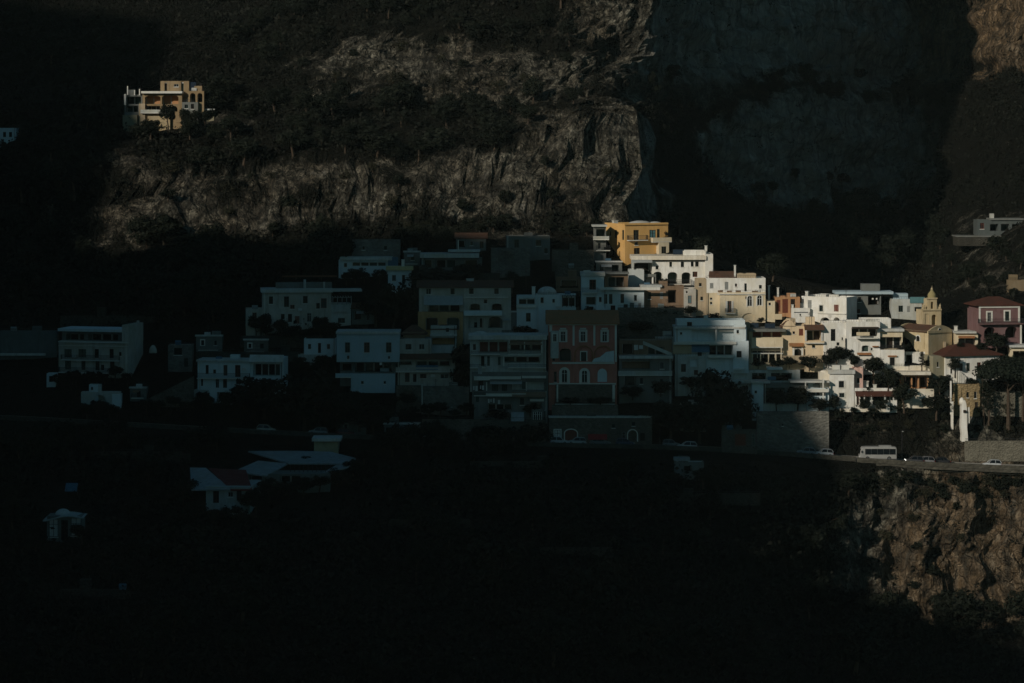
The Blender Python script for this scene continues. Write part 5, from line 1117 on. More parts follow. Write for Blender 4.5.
# ------------------------------------------------------------------ below the road, left
h = House('house', 'white house with paired roofs, red tiles beside pale slabs, below the left road', 'house', 222, 511, yaw=-6)
h.vol(206, 250, 487, 511, DIMW, depth=11, ext=4, ops=[('d', 213, 491, 219, 503), ('w', 228, 492, 233, 497), ('d', 236.6, 489, 241.6, 501)], parapet=0)
mb = MB(); A = [h.L(189, 468), h.L(206, 470), h.L(232, 485), h.L(203, 490)]
a, z = h.L(192, 489.4); b_, _ = h.L(231, 485.6); zt = h.L(195, 467.6, -11)[1]
mb.face([(a, -.6, z), (b_, -.6, z + .2), (h.L(206, 470, -11)[0], 11, zt), (h.L(190, 468, -11)[0], 11, zt)]); mb.face([(a, -.6, z - .2), (b_, -.6, z), (b_, -.6, z + .2), (a, -.6, z)]); mb.build('roof', SHEET, h.root)
mb = MB(); c, _ = h.L(253, 485); mb.face([(b_ + .05, -.6, z + .1), (c, -.6, z + .1), (h.L(246, 471, -11)[0], 11, zt - .3), (h.L(208, 470, -11)[0], 11, zt - .05)]); mb.face([(b_ + .05, -.6, z - .1), (c, -.6, z - .1), (c, -.6, z + .1), (b_ + .05, -.6, z + .1)]); mb.build('roof', plaster('bright_red_tile', (.16, .035, .03)), h.root)
h = House('hall', 'low building with wide pale sheet roof spreading below the left road', 'hall', 296, 482, dY=-4)
def sheet(hh, pts, mat, fronts, thick=.25):
    mb = MB(); t = []
    for (px, r), f in zip(pts, fronts):
        x, z = hh.L(px, r, f); t.append((x, -f, z))
    mb.face(t); B = [(x, y, z - thick) for x, y, z in t]; mb.face(B[::-1])
    for i in range(len(t)): j = (i + 1) % len(t); mb.face([t[i], B[i], B[j], t[j]])
    return mb.build('roof', mat, hh.root)
sheet(h, [(234, 471), (266, 475.5), (288, 463.4), (258, 460.6)], SHEET, [1, 1, -9, -9])
sheet(h, [(289, 463.2), (352, 463.4), (356, 458), (330, 451.6), (297, 450.8), (248, 451)], SHEET, [-8, -8, -13, -18, -19, -19])
sheet(h, [(322, 473), (346, 467.6), (354, 463.6), (336, 465)], SHEET, [-2, -2, -7, -7])
h.vol(240, 330, 474, 484, DGREY, depth=6, ops=[('l', 250, 476, 262, 483, {'n': 1}), ('l', 280, 476, 300, 483, {'n': 2})], parapet=0)
h.boxes('railing', [(290 + 4.4 * k, 290.6 + 4.4 * k, 464.6, 472) for k in range(9)], IRON, front=-1, depth=.12)
h = House('hut', 'tan square hut with flat roof standing behind the pale sheet roof', 'hut', 326, 453, dY=-1)
h.vol(314, 338, 441, 453, plaster('hut_tan', (.40, .36, .24)), depth=5, ext=3, parapet=0); h.slab(312, 341, 438, 441, DECK, out=.8, depth=5)
h = House('kiosk', 'white garden pavilion with wavy canopy and two tall glazed panels, lower left', 'pavilion', 64, 541)
h.vol(47, 82, 516, 541, DGREY, depth=4, ext=3, ops=[('w', 49, 519, 58, 537, {'m': FRAMEW, 'fm': IRON}), ('w', 71, 518, 81, 536, {'m': FRAMEW, 'fm': IRON}), ('d', 61, 520, 68, 540)], parapet=0)
cb = MB(); N_ = 12; top = []
for k in range(N_ + 1):
    x, z = h.L(43 + 41 * k / N_, 518.6 - 2.6 * k / N_ - 1.6 * math.sin(k / N_ * math.pi * 2 - 1.9), .6); top.append((x, z))
for (x0, z0), (x1, z1) in zip(top, top[1:]):
    cb.face([(x0, -.8, z0), (x1, -.8, z1), (x1, 4, z1 + .1), (x0, 4, z0 + .1)]); cb.face([(x0, -.8, z0 - .22), (x1, -.8, z1 - .22), (x1, -.8, z1), (x0, -.8, z0)])
cb.build('canopy', DIMW, h.root); h.dome(63, 508.6, 515, 16, GREY, front=-2.5)
h = House('canopy', 'small blue tarpaulin shelter above the garden pavilion, lower left', 'shelter', 72, 496); h.awn(66, 78, 483, 490, BLUECLOTH, out=1.6, part='tarpaulin'); h.boxes('pole', [(66.4, 66.9, 489, 498), (77, 77.5, 489, 498), (66.4, 66.9, 484, 498), (77, 77.5, 484, 498)][:2], IRON, front=1.5, depth=.1)
w_ = House('shed', 'low grey shed with pale flat roof under the road right of the town middle', 'shed', 690, 474, dY=-.6); w_.vol(675, 704, 462, 474, DGREY, depth=3, ops=[('l', 684, 466, 692, 472, {'n': 1})], parapet=.15); w_.slab(674, 690, 458, 461, SHEET, out=.2, depth=2.5)

# ------------------------------------------------------------------ small houses and terraces filling the gaps of the shaded town
def small(label, x0, x1, rt, rb, mat, seed, front=.0, depth=4, pitched=False, name='house', cat='house'):
    rn = random.Random(seed); hh = House(name, label, cat, (x0 + x1) / 2, rb, group=TOWN); W_ = x1 - x0; ops = []
    n = max(1, int(W_ / 9)); st = max(1, int((rb - rt) / 14)); sh = (rb - rt) / st
    for i in range(st):
        for k in range(n):
            cx = x0 + W_ * (k + .5) / n + rn.uniform(-1, 1); y0 = rt + sh * i
            ops.append(rn.choice([('w', cx - 1.6, y0 + sh * .3, cx + 1.6, y0 + sh * .68), ('d', cx - 1.8, y0 + sh * .3, cx + 1.8, y0 + sh * .92), ('l', cx - 3.6, y0 + sh * .25, cx + 3.6, y0 + sh * .85, {'n': 1}), ('wT', cx - 1.5, y0 + sh * .3, cx + 1.5, y0 + sh * .66)]))
    hh.vol(x0, x1, rt, rb, mat, front=front, depth=depth, ops=ops, parapet=0 if pitched else .35, ext=1.5)
    if pitched: hh.hip(x0, x1, rt, rt - 5, TILE3, depth=depth, over=.35, kind='gable')
    else: hh.slab(x0 - .8, x1 + .8, rt - 1.2, rt + .3, DECK, out=.4, depth=.5, part='eave')
    if st > 1 or rn.random() < .5: hh.balc(x0 + W_ * .1, x1 - W_ * .15, rt + sh * .95, .9, rail=rn.choice(['bars', 'wall']), rpx=rn.uniform(2, 4), rmat=mat)
    if rn.random() < .6: hh.awn(x0 + W_ * .2, x0 + W_ * .6, rt + sh * .2, rt + sh * .36, rn.choice([GREYCLOTH, BROWN, BLUECLOTH, GREYCLOTH]), out=1.2)
    return hh
small('narrow dim grey house squeezed between the tower house and the attic window house', 500, 516, 312, 334, DGREY, 3)
small('small dim tan house with tiled roof above the long slab roof house', 456, 486, 238, 249, DGREY, 5, pitched=True)
small('dim square hut under the bluff right of the stone upper building', 404, 420, 252, 264, DGREY, 6, name='hut', cat='hut')
small('dim narrow house filling the gap left of the stacked balcony house', 458, 471, 356, 384, DGREY, 8)
small('small brownish house under the arched end of the beige country house', 352, 374, 308, 322, DGREY, 9, pitched=True)
small('low dim house on the terrace right of the dim tumbledown cottage', 196, 222, 336, 350, DGREY, 10)
small('small dim stone hut above the two storey bluish house', 244, 268, 340, 352, STONE2, 11, name='hut', cat='hut')
small('dim narrow house between blue awning house and dim terraced house', 656, 676, 338, 356, GREY, 12)
small('small grey house with low roof just above the square gateway wall', 722, 742, 402, 424, DGREY, 13)
small('dim brown house below the small annex with balconies', 596, 622, 262, 274, DGREY, 14)
small('low dim outhouse behind the brown roofed white house', 462, 480, 318, 332, GREY, 15)
small('dim small house on the bank below the blue awning house', 680, 706, 404, 426, DGREY, 16)
small('dim low building beside the road left of the arched roadside wall', 384, 420, 424, 438, DGREY, 17)
small('dim roadside shed below the blue grey house', 340, 366, 420, 434, DGREY, 18, name='shed', cat='shed')
small('tiny pale hut beside the lone sunlit villa', 206, 214, 110, 118, OLIVE, 19, name='hut', cat='hut')
small('dim low house among trees below the pavilion terrace', 130, 146, 388, 398, DGREY, 20)
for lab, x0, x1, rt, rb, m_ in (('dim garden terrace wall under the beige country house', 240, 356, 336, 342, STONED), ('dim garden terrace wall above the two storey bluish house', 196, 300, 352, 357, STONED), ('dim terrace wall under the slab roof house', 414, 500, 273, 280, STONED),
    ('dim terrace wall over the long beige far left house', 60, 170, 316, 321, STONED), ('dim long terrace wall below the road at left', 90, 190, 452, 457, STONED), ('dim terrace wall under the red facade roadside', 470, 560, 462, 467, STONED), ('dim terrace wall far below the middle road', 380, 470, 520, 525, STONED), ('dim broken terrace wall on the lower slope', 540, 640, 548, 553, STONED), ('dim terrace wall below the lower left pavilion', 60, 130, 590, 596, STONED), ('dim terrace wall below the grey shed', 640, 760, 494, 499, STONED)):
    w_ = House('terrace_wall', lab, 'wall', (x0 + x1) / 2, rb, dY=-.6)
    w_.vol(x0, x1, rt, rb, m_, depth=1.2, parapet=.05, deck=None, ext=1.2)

# ------------------------------------------------------------------ vehicles on the coast road
LIGHT = bpy.data.materials.new('headlight_on'); LIGHT.use_nodes = True
LIGHT.node_tree.nodes['Principled BSDF'].inputs['Emission Color'].default_value = (1, .95, .85, 1)
LIGHT.node_tree.nodes['Principled BSDF'].inputs['Emission Strength'].default_value = 5.0
LAMPG = flat('lamp_glass', (.55, .56, .56), .15); TAIL = flat('tail_lamp', (.25, .01, .01), .2)
RUBBER = flat('tyre_rubber', (.02, .02, .02), .9); RIM = flat('rim_metal', (.35, .35, .36), .35, .8)
def paint(name, col):
    m = flat(name, col, .45, 0, .4);     return m
def loft(mb, secs):
    i0 = len(mb.v); n = len(secs[0])
    for s_ in secs: mb.v.extend(s_)
    for k in range(len(secs) - 1):
        for j in range(n):
            a = i0 + k * n + j; b = i0 + k * n + (j + 1) % n
            mb.f.append((a, b, b + n, a + n)); mb.m.append(0)
    mb.f.append(tuple(i0 + j for j in range(n))[::-1]); mb.m.append(0)
    e = i0 + (len(secs) - 1) * n; mb.f.append(tuple(e + j for j in range(n))); mb.m.append(0)
def wheels(root, xs, hw, r, wd=.2):
    for x in xs:
        for sg in (-1, 1):
            t = MB(); pts = [(x, sg * (hw - wd), r), (x, sg * (hw - wd * .9), r), (x, sg * (hw - .03), r), (x, sg * hw, r)]
            t.tube(pts, [r * .85, r, r, r * .85], 18); wo = t.build('wheel', RUBBER, root)
            c = MB(); c.tube([(x, sg * (hw - .02), r), (x, sg * (hw + .012), r)], [r * .62, r * .58], 14); c.build('rim', RIM, wo)
def car(px, f, label, col, L_=3.8, H_=1.45, face=-1, lit=False, kind='hatchback'):
    p = road_pt(px, f); root = tag(empty('parked_car' if not lit else 'car', p, road_dir(px) + (math.pi if face < 0 else 0)), label, 'car', 'cars on the coast road'); root.rotation_euler[1] = road_pitch(px) * (-1 if face < 0 else 1)
    hw = .82; a = -L_ / 2; b = L_ / 2; pm = paint('car_paint_%02x%02x%02x' % tuple(int(c * 255) for c in col), col)
    mb = MB(); secs = []
    for fx, zt, wf, zb in ((0, .55, .86, .42), (.03, .80, .95, .26), (.12, .88, 1, .2), (.30, .90, 1, .18), (.62, .88, 1, .18), (.72, .84, 1, .18), (.90, .72, .97, .2), (.97, .62, .92, .26), (1, .48, .82, .36)):
        x = a + L_ * fx; w2 = hw * wf
        secs.append([(x, -w2 * .96, zb), (x, -w2, (zb + zt) / 2), (x, -w2 * .95, zt - .06), (x, -w2 * .86, zt), (x, w2 * .86, zt), (x, w2 * .95, zt - .06), (x, w2, (zb + zt) / 2), (x, w2 * .96, zb)])
    loft(mb, secs); body = mb.build('body', pm, root, True)
    rear = .03 if kind == 'hatchback' else .14
    g = MB(); secs = []
    for fx, zt, wt in ((rear, .90, .80), (rear + .09, H_ - .06, .64), (.40, H_ - .03, .66), (.56, H_ - .06, .64), (.73, .86, .78)):
        x = a + L_ * fx; secs.append([(x, -.80 * hw / .82 * 1.0, .84), (x, -wt, zt), (x, wt, zt), (x, .80, .84)])
    loft(g, secs); g.build('windows', GLASS, root)
    r_ = MB(); secs = []
    for fx, zt in ((rear + .08, H_ - .05), (rear + .12, H_), (.40, H_ + .03), (.53, H_ + .01), (.575, H_ - .05)):
        x = a + L_ * fx; secs.append([(x, -.66, zt - .03), (x, -.60, zt + .012), (x, .60, zt + .012), (x, .66, zt - .03)])
    loft(r_, secs); r_.build('roof', pm, root)
    for sg in (-1, 1):
        for c0, c1 in (((a + L_ * .575, sg * .66, H_ - .06), (a + L_ * .735, sg * .79, .88)), ((a + L_ * (rear + .08), sg * .66, H_ - .06), (a + L_ * (rear - .005), sg * .79, .88)), ((a + L_ * .36, sg * .68, H_ - .02), (a + L_ * .35, sg * .81, .88))):
            pl = MB(); pl.bar(c0, c1, .07); pl.build('pillar', pm, root)
    for sg in (-1, 1):
        q = MB(); q.box(b - .18, b - .06, sg * .60 - .14, sg * .60 + .14, .52, .66); q.build('headlight', LIGHT if lit else LAMPG, root)
        q = MB(); q.box(a + .005, a + .10, sg * .64 - .1, sg * .64 + .1, .56, .74); q.build('taillight', TAIL, root)
        q = MB(); q.box(a + L_ * .66, a + L_ * .69, sg * .92 - .09, sg * .92 + .05 * sg, .86, .98); q.build('mirror', pm, root)
    wheels(root, (a + L_ * .19, a + L_ * .81), hw + .01, .29)
car(433, .55, 'pale car parked before the arched roadside wall under the stacked balconies', (.55, .57, .58), 4.1, 1.4, 1)
car(559, .66, 'light grey small car nearest the white garage side door', (.50, .51, .52), 3.6, 1.45, 1)
car(577, .66, 'silver car parked in front of the dark red arched garage', (.42, .43, .44), 3.8, 1.42, -1)
car(600, .66, 'long dark car with pale roof edge below the red awning', (.16, .17, .18), 4.3, 1.40, 1, kind='saloon')
car(625, .66, 'dark blue car right of the red awning, beside the wall doorway', (.03, .05, .10), 3.8, 1.42, 1)
car(687, .30, 'white car driving alone on the road below the dark trees', (.66, .67, .67), 4.1, 1.45, -1)
car(671, .66, 'small dark car with pale nose behind the lone white car', (.20, .21, .22), 3.5, 1.42, 1)
car(318, .55, 'dull silver car parked on the left stretch of road', (.33, .34, .35), 3.8, 1.42, -1)
car(346, .55, 'dark red car parked on the left stretch of road', (.14, .025, .02), 3.8, 1.42, 1)
car(266, .5, 'beige car at the far left bend of the road', (.45, .43, .38), 3.9, 1.42, 1)
car(806, .62, 'grey car parked under the tall stone retaining wall', (.30, .31, .33), 3.7, 1.42, -1)
car(824, .62, 'pale car parked just left of the minibus', (.50, .52, .54), 3.7, 1.42, -1)
car(914, .30, 'dark car with lit headlights first behind the minibus', (.05, .05, .055), 3.8, 1.42, -1, True)
car(925, .34, 'grey car with lit headlights second behind the minibus', (.20, .20, .21), 3.8, 1.42, -1, True)
car(940, .45, 'black car with shiny bonnet third behind the minibus', (.02, .02, .022), 4.1, 1.38, -1, kind='saloon')
car(992, .30, 'silver car alone on the right stretch of road beneath the rubble wall', (.50, .52, .54), 3.7, 1.45, -1)

def bus(px, f):
    p = road_pt(px, f); root = tag(empty('minibus', p, road_dir(px) + math.pi), 'white coach with dark window band and lit headlight on the coast road', 'bus')
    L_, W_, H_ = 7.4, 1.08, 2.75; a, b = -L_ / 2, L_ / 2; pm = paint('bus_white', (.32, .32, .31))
    mb = MB(); secs = []
    for fx, zt, zb, wf in ((0, 2.45, .55, .94), (.02, 2.66, .38, 1), (.10, 2.74, .32, 1), (.80, 2.75, .32, 1), (.92, 2.68, .32, 1), (.965, 2.2, .34, .98), (.99, 1.35, .36, .96), (1, .95, .45, .90)):
        x = a + L_ * fx; w2 = W_ * wf
        secs.append([(x, -w2, zb), (x, -w2, zt - .25), (x, -w2 * .93, zt - .06), (x, -w2 * .8, zt), (x, w2 * .8, zt), (x, w2 * .93, zt - .06), (x, w2, zt - .25), (x, w2, zb)])
    loft(mb, secs); mb.build('body', pm, root, False)
    for sg in (-1, 1):
        n = 5
        for k in range(n):
            x0 = a + .22 + k * 1.22; q = MB(); q.box(x0, x0 + 1.18, sg * (W_ + .012) - .02, sg * (W_ + .012) + .02, 1.22, 2.34); q.build('window', GLASS, root)
        q = MB(); q.box(b - .40, b - .01, sg * .78 - .2, sg * .78 + .2, .68, .90); q.build('headlight', LIGHT, root)
        q = MB(); q.box(b - .55, b - .35, sg * 1.25 - .1, sg * 1.25 + .1, 1.6, 2.0); q.build('mirror', IRON, root)
    q = MB(); w2 = W_ * .92; q.face([(b - .005, -w2, 1.32), (b - .005, w2, 1.32), (b - .24, w2 * .97, 2.3), (b - .24, -w2 * .97, 2.3)]); q.face([(b - .09, -w2, 1.32), (b - .30, -w2 * .97, 2.3), (b - .30, w2 * .97, 2.3), (b - .09, w2, 1.32)]); q.build('windscreen', GLASS, root)
    q = MB(); q.box(a + 1.0, a + 3.4, -.7, .7, 2.745, 2.95); q.build('roof_unit', pm, root)
    q = MB(); q.box(a - .01, b + .02, -W_ - .02, W_ + .02, .30, .46); q.build('skirt', plaster('bus_skirt', (.2, .2, .2)), root)
    q = MB(); q.box(b - 1.55, b - .75, -W_ - .03, -W_ - .005, .45, 2.3); q.build('door', GLASS, root)
    wheels(root, (a + 1.5, b - 1.6), W_ + .03, .42, .26)
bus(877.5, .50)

# ------------------------------------------------------------------ road walls and street furniture
def along(name, label, cat, p0, p1, f0, f1, z0, z1, mat, step=8):
    mb = MB(); ring = []; o0 = road_pt((p0 + p1) / 2, (f0 + f1) / 2, z0); n = max(2, int((p1 - p0) / step))
    for k in range(n + 1):
        px = p0 + (p1 - p0) * k / n; a = road_pt(px, f0, z0) - o0; b = road_pt(px, f1, z0) - o0
        ring.append((a, b))
    zb, zt = 0, z1 - z0
    A = lambda v, z: (v.x, v.y, v.z + z)
    for (a, b), (c, d) in zip(ring, ring[1:]):
        mb.face([A(a, zb), A(c, zb), A(c, zt), A(a, zt)]); mb.face([A(d, zb), A(b, zb), A(b, zt), A(d, zt)]); mb.face([A(a, zt), A(c, zt), A(d, zt), A(b, zt)])
    a, b = ring[0]; mb.face([A(b, zb), A(a, zb), A(a, zt), A(b, zt)]); a, b = ring[-1]; mb.face([A(a, zb), A(b, zb), A(b, zt), A(a, zt)])
    o = mb.build(name, mat); o.location = o0; return tag(o, label, cat)
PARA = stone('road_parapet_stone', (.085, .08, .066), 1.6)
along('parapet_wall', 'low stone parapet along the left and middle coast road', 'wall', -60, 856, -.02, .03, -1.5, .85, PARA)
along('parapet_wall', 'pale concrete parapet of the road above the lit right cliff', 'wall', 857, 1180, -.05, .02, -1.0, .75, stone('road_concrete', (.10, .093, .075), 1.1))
along('road_ledge', 'concrete road ledge overhanging the lit cliff at right', 'ledge', 876, 1180, -.16, -.053, -.55, -.05, stone('road_concrete', (.10, .093, .075), 1.1))
def lamp(px, label, f=.93, hgt=6.2):
    root = tag(empty('street_lamp', road_pt(px, f, 0.18)), label, 'street lamp', 'street lamps along the coast road')
    m_ = MB(); m_.tube([(0, 0, 0), (0, 0, 1.0), (0, 0, hgt)], [.11, .075, .05], 8); m_.build('pole', IRON, root)
    m_ = MB(); m_.tube([(0, 0, hgt - .1), (0, -.5, hgt + .25), (0, -1.2, hgt + .3)], [.04, .035, .03], 6); m_.build('arm', IRON, root)
    m_ = MB(); m_.lathe([(.05, .18), (.2, .08), (.22, 0), (.1, -.05)], (0, -1.3, hgt + .16), 10); m_.build('lamp_head', GREYWOOD, root)
lamp(545, 'thin street lamp between stacked balcony house and red arched garage'); lamp(300, 'thin street lamp on the left road under the dark trees'); lamp(452, 'thin street lamp beside the arched roadside wall'); lamp(660, 'thin street lamp right of the red awning wall')
lamp(902, 'thin street lamp just behind the minibus', .9, 5.5)
def pole(px, row, hpx, label, w_=.14):
    p = surf(px, row); root = tag(empty('utility_pole', p), label, 'pole', 'poles among the houses'); hh = hpx * p.y / F
    m_ = MB(); m_.tube([(0, 0, -1), (0, 0, hh)], [w_ / 2 * 1.2, w_ / 2 * .8], 7); m_.build('shaft', BARK, root)
    m_ = MB(); m_.box(-.5, .5, -.05, .05, hh - .7, hh - .58); m_.build('crossarm', BARK, root)
pole(287, 362, 44, 'tall thin pole before the beige country house'); pole(526, 292, 26, 'thin pole beside the vaulted white house'); pole(168, 300, 40, 'thin pole on the dark slope above the far left houses')

# ------------------------------------------------------------------ trees and shrubs
def crown_mesh(name, seed, shape, n_cl, n_leaf, leaf, mat):
    rn = random.Random(seed); mb = MB()
    for c in range(n_cl):
        while True:
            v = Vector((rn.uniform(-1, 1), rn.uniform(-1, 1), rn.uniform(-1, 1)))
            if v.length < 1: break
        if shape == 'broad': ctr = Vector((v.x * .40, v.y * .40, .60 + v.z * .30)); cr = rn.uniform(.10, .19)
        elif shape == 'bush': ctr = Vector((v.x * .48, v.y * .48, .48 + v.z * .36)); cr = rn.uniform(.14, .24)
        elif shape == 'pine': ctr = Vector((v.x * .47, v.y * .47, .74 + v.z * .10 + .12 * (1 - v.x * v.x - v.y * v.y))); cr = rn.uniform(.10, .15)
        elif shape == 'tall':
            z = rn.random(); r = .13 * math.sin(math.pi * min(1, z * .9 + .1)) ** .7
            ctr = Vector((v.x * r, v.y * r, .08 + z * .88)); cr = rn.uniform(.05, .08)
        for l in range(n_leaf):
            while True:
                d = Vector((rn.uniform(-1, 1), rn.uniform(-1, 1), rn.uniform(-1, 1)))
                if .05 < d.length < 1: break
            d = d.normalized() * d.length ** .6
            p = ctr + Vector((d.x * cr, d.y * cr, d.z * cr * .8)); s_ = leaf * rn.uniform(.6, 1.4)
            nrm = (d + Vector((rn.gauss(0, .5), rn.gauss(0, .5), rn.gauss(0, .5) + .3))).normalized()
            u = nrm.cross(Vector((rn.gauss(0, 1), rn.gauss(0, 1), rn.gauss(0, 1)))).normalized(); w2 = nrm.cross(u)
            mb.face([p - u * s_, p - w2 * s_ * .55, p + u * s_, p + w2 * s_ * .55])
    me = bpy.data.meshes.new(name); me.from_pydata(mb.v, [], mb.f); me.materials.append(mat); return me
def trunk_mesh(name, seed, shape):
    rn = random.Random(seed); mb = MB(); top = {'broad': .55, 'bush': .35, 'pine': .74, 'tall': .85}[shape]; r = {'broad': .035, 'bush': .025, 'pine': .03, 'tall': .025}[shape]
    lean = rn.uniform(-.05, .05); mid = Vector((lean, rn.uniform(-.03, .03), top * .55))
    mb.tube([(0, 0, -.25), (0, 0, .02), tuple(mid), (lean * 1.5, 0, top)], [r * 1.3, r, r * .75, r * .4], 7)
    if shape != 'tall':
        for k in range(6):
            a = k * 1.05 + rn.uniform(-.3, .3); z0 = top * rn.uniform(.5, .95); l = rn.uniform(.2, .36)
            mb.tube([(lean, 0, z0), (lean + math.cos(a) * l * .5, math.sin(a) * l * .5, z0 + l * .45), (lean + math.cos(a) * l, math.sin(a) * l, z0 + l * (.7 if shape != 'pine' else .4))], [r * .5, r * .32, r * .1], 5)
    me = bpy.data.meshes.new(name); me.from_pydata(mb.v, [], mb.f); me.materials.append(BARK); return me
KIND = {}
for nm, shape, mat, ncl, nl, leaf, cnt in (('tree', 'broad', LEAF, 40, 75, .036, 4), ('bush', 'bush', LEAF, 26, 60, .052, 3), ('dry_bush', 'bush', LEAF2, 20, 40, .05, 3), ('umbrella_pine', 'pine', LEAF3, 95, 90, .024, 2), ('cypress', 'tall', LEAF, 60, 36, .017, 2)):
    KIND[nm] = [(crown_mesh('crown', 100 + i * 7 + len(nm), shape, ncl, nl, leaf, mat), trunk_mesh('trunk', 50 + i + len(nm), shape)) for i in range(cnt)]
rnd = random.Random(77)
def plant(kind, px, row, hpx, wpx, label, group=None, dy=0, cat=None, sink=0):
    p = surf(px, row); k = p.y / F; cm, tm = rnd.choice(KIND[kind])
    root = empty({'dry_bush': 'bush'}.get(kind, kind), p + Vector((0, dy, -sink)), rnd.uniform(0, 6.28))
    tag(root, label, cat or {'umbrella_pine': 'pine tree', 'cypress': 'cypress', 'tree': 'tree'}.get(kind, 'bush'), group)
    wn = {'tall': .3}.get(kind, 1.0) if kind != 'cypress' else .30
    root.scale = (wpx * k / wn, wpx * k / wn, hpx * k)
    for nm, me in (('crown', cm), ('trunk', tm)):
        o = bpy.data.objects.new(nm, me); COL.objects.link(o); o.parent = root
    return root
# plants one can tell apart
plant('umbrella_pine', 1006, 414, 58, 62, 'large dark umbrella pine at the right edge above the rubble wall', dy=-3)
plant('umbrella_pine', 1022, 412, 48, 44, 'second smaller umbrella pine cut by the right picture edge', dy=-1)
plant('cypress', 919, 366, 16, 7, 'short dark cypress against the white block below the church', dy=-4)
plant('cypress', 982, 412, 52, 10, 'tall thin cypress in front of the red roofed white house', dy=-2)
plant('cypress', 987, 414, 40, 12, 'shorter cypress left of the umbrella pine trunk', dy=-2.5)
plant('tree', 952, 372, 17, 15, 'rounded shrub tree against the white wall under the red hipped roof', dy=-4)
plant('tree', 836, 366, 22, 26, 'dark small tree in front of the pergola of the large white house', dy=-2)
plant('tree', 853, 368, 16, 12, 'dark bushy tree between pergola house and white tanks', dy=-2)
plant('tree', 872, 378, 24, 26, 'dense round dark tree below the hooded window house, left one', dy=-3)
plant('tree', 886, 392, 26, 30, 'broad dark tree right of the low pink walled house', dy=-3)
plant('tree', 902, 406, 24, 26, 'dark tree overhanging the red veranda end', dy=-3)
plant('tree', 938, 398, 26, 24, 'dark tree under the left end of the red roofed white house', dy=-3)
plant('tree', 935, 414, 22, 30, 'dark tree beside the white wall edge on the bank', dy=-2)
plant('tree', 903, 352, 12, 8, 'small dark tree at the left wall of the church', dy=-3)
plant('tree', 994, 352, 22, 26, 'dark tree in front of the arches of the pink house', dy=-3)
plant('bush', 825, 364, 12, 16, 'dark bush beneath the peach house loggia', dy=-2)
plant('bush', 834, 408, 16, 12, 'tall shrub before the white square tower house, left side', dy=-2)
plant('bush', 862, 409, 14, 12, 'shrub at the right corner of the white square tower house', dy=-2)
plant('bush', 880, 409, 12, 16, 'dark shrub in front of the red veranda', dy=-2)
plant('tree', 775, 410, 24, 22, 'black leafed tree in the pale arched court', dy=-3)
plant('tree', 796, 408, 24, 30, 'wide dark tree spilling over the pale arched court wall', dy=-3.5)
plant('tree', 818, 412, 16, 22, 'dark bushes at the corner above the tall stone retaining wall', dy=-3)
plant('bush', 714, 410, 50, 44, 'big black tree below the blue awning house, left of two', dy=-4)
plant('bush', 733, 430, 52, 40, 'big black tree over the square gateway wall, right of two', dy=-4)
plant('bush', 698, 432, 40, 50, 'dark tree left of the two big black trees above the road', dy=-4)
plant('bush', 670, 430, 34, 46, 'dark spreading tree over the roadside below the dim terraced house', dy=-3)
plant('tree', 640, 420, 18, 36, 'dark low tree above the long roadside wall', dy=-3)
plant('tree', 668, 322, 18, 30, 'dark tree growing in the niche of the tall terrace wall', dy=-2)
plant('bush', 640, 330, 12, 26, 'dark bush hanging over the tall terrace wall', dy=-3)
plant('tree', 560, 326, 18, 10, 'small dark tree rising left of the terracotta roof', dy=-3)
plant('bush', 525, 334, 10, 22, 'dark hedge bush under the vaulted white house', dy=-2)
plant('bush', 266, 408, 38, 56, 'big black tree at the right of the two storey bluish house', dy=-4)
plant('bush', 306, 420, 58, 64, 'biggest black tree left of the blue grey house', dy=-4)
plant('bush', 338, 426, 40, 54, 'black tree in front of the blue grey house, left', dy=-4)
plant('bush', 374, 426, 30, 50, 'black tree in front of the blue grey house basement', dy=-4)
plant('tree', 262, 332, 22, 24, 'dark tree covering the low wing of the beige country house', dy=-3)
plant('tree', 290, 340, 16, 30, 'dark garden tree before the beige country house', dy=-3)
plant('tree', 322, 336, 22, 22, 'dark tree between the beige house and its arched end', dy=-3)
plant('bush', 394, 326, 50, 46, 'tall dark tree between the beige house and the attic window house', dy=-2)
plant('tree', 376, 322, 34, 36, 'dark rounded tree right of the arched end of the beige house', dy=-2)
plant('bush', 464, 398, 62, 24, 'dark tree in the gap between grey upper house and stacked balconies', dy=-1)
plant('tree', 512, 290, 20, 16, 'dark tree left of the vaulted white house', dy=-1)
plant('bush', 442, 288, 20, 74, 'dark hedge of trees over the attic window house', dy=-1)
plant('tree', 500, 262, 16, 20, 'dark shrub growing in the curved terrace wall hollow', dy=-2)
plant('tree', 168, 128, 26, 20, 'dark tree in front of the lone sunlit villa', dy=-6)
plant('tree', 150, 136, 18, 26, 'dark tree on the rock below the lone sunlit villa', dy=-4)
plant('tree', 200, 126, 18, 24, 'dark tree at the right corner of the lone sunlit villa', dy=-5)
plant('tree', 186, 128, 22, 22, 'dark tree before the middle of the lone sunlit villa', dy=-6); plant('bush', 138, 134, 12, 22, 'dark bush under the left terrace of the lone sunlit villa', dy=-4)
for i, (x, r) in enumerate(((131, 90), (127, 86))): plant('bush', x, r + 10, 10, 9, ['pale terrace shrub left on the villa roof terrace', 'pale terrace shrub at the villa roof edge'][i], dy=-3)

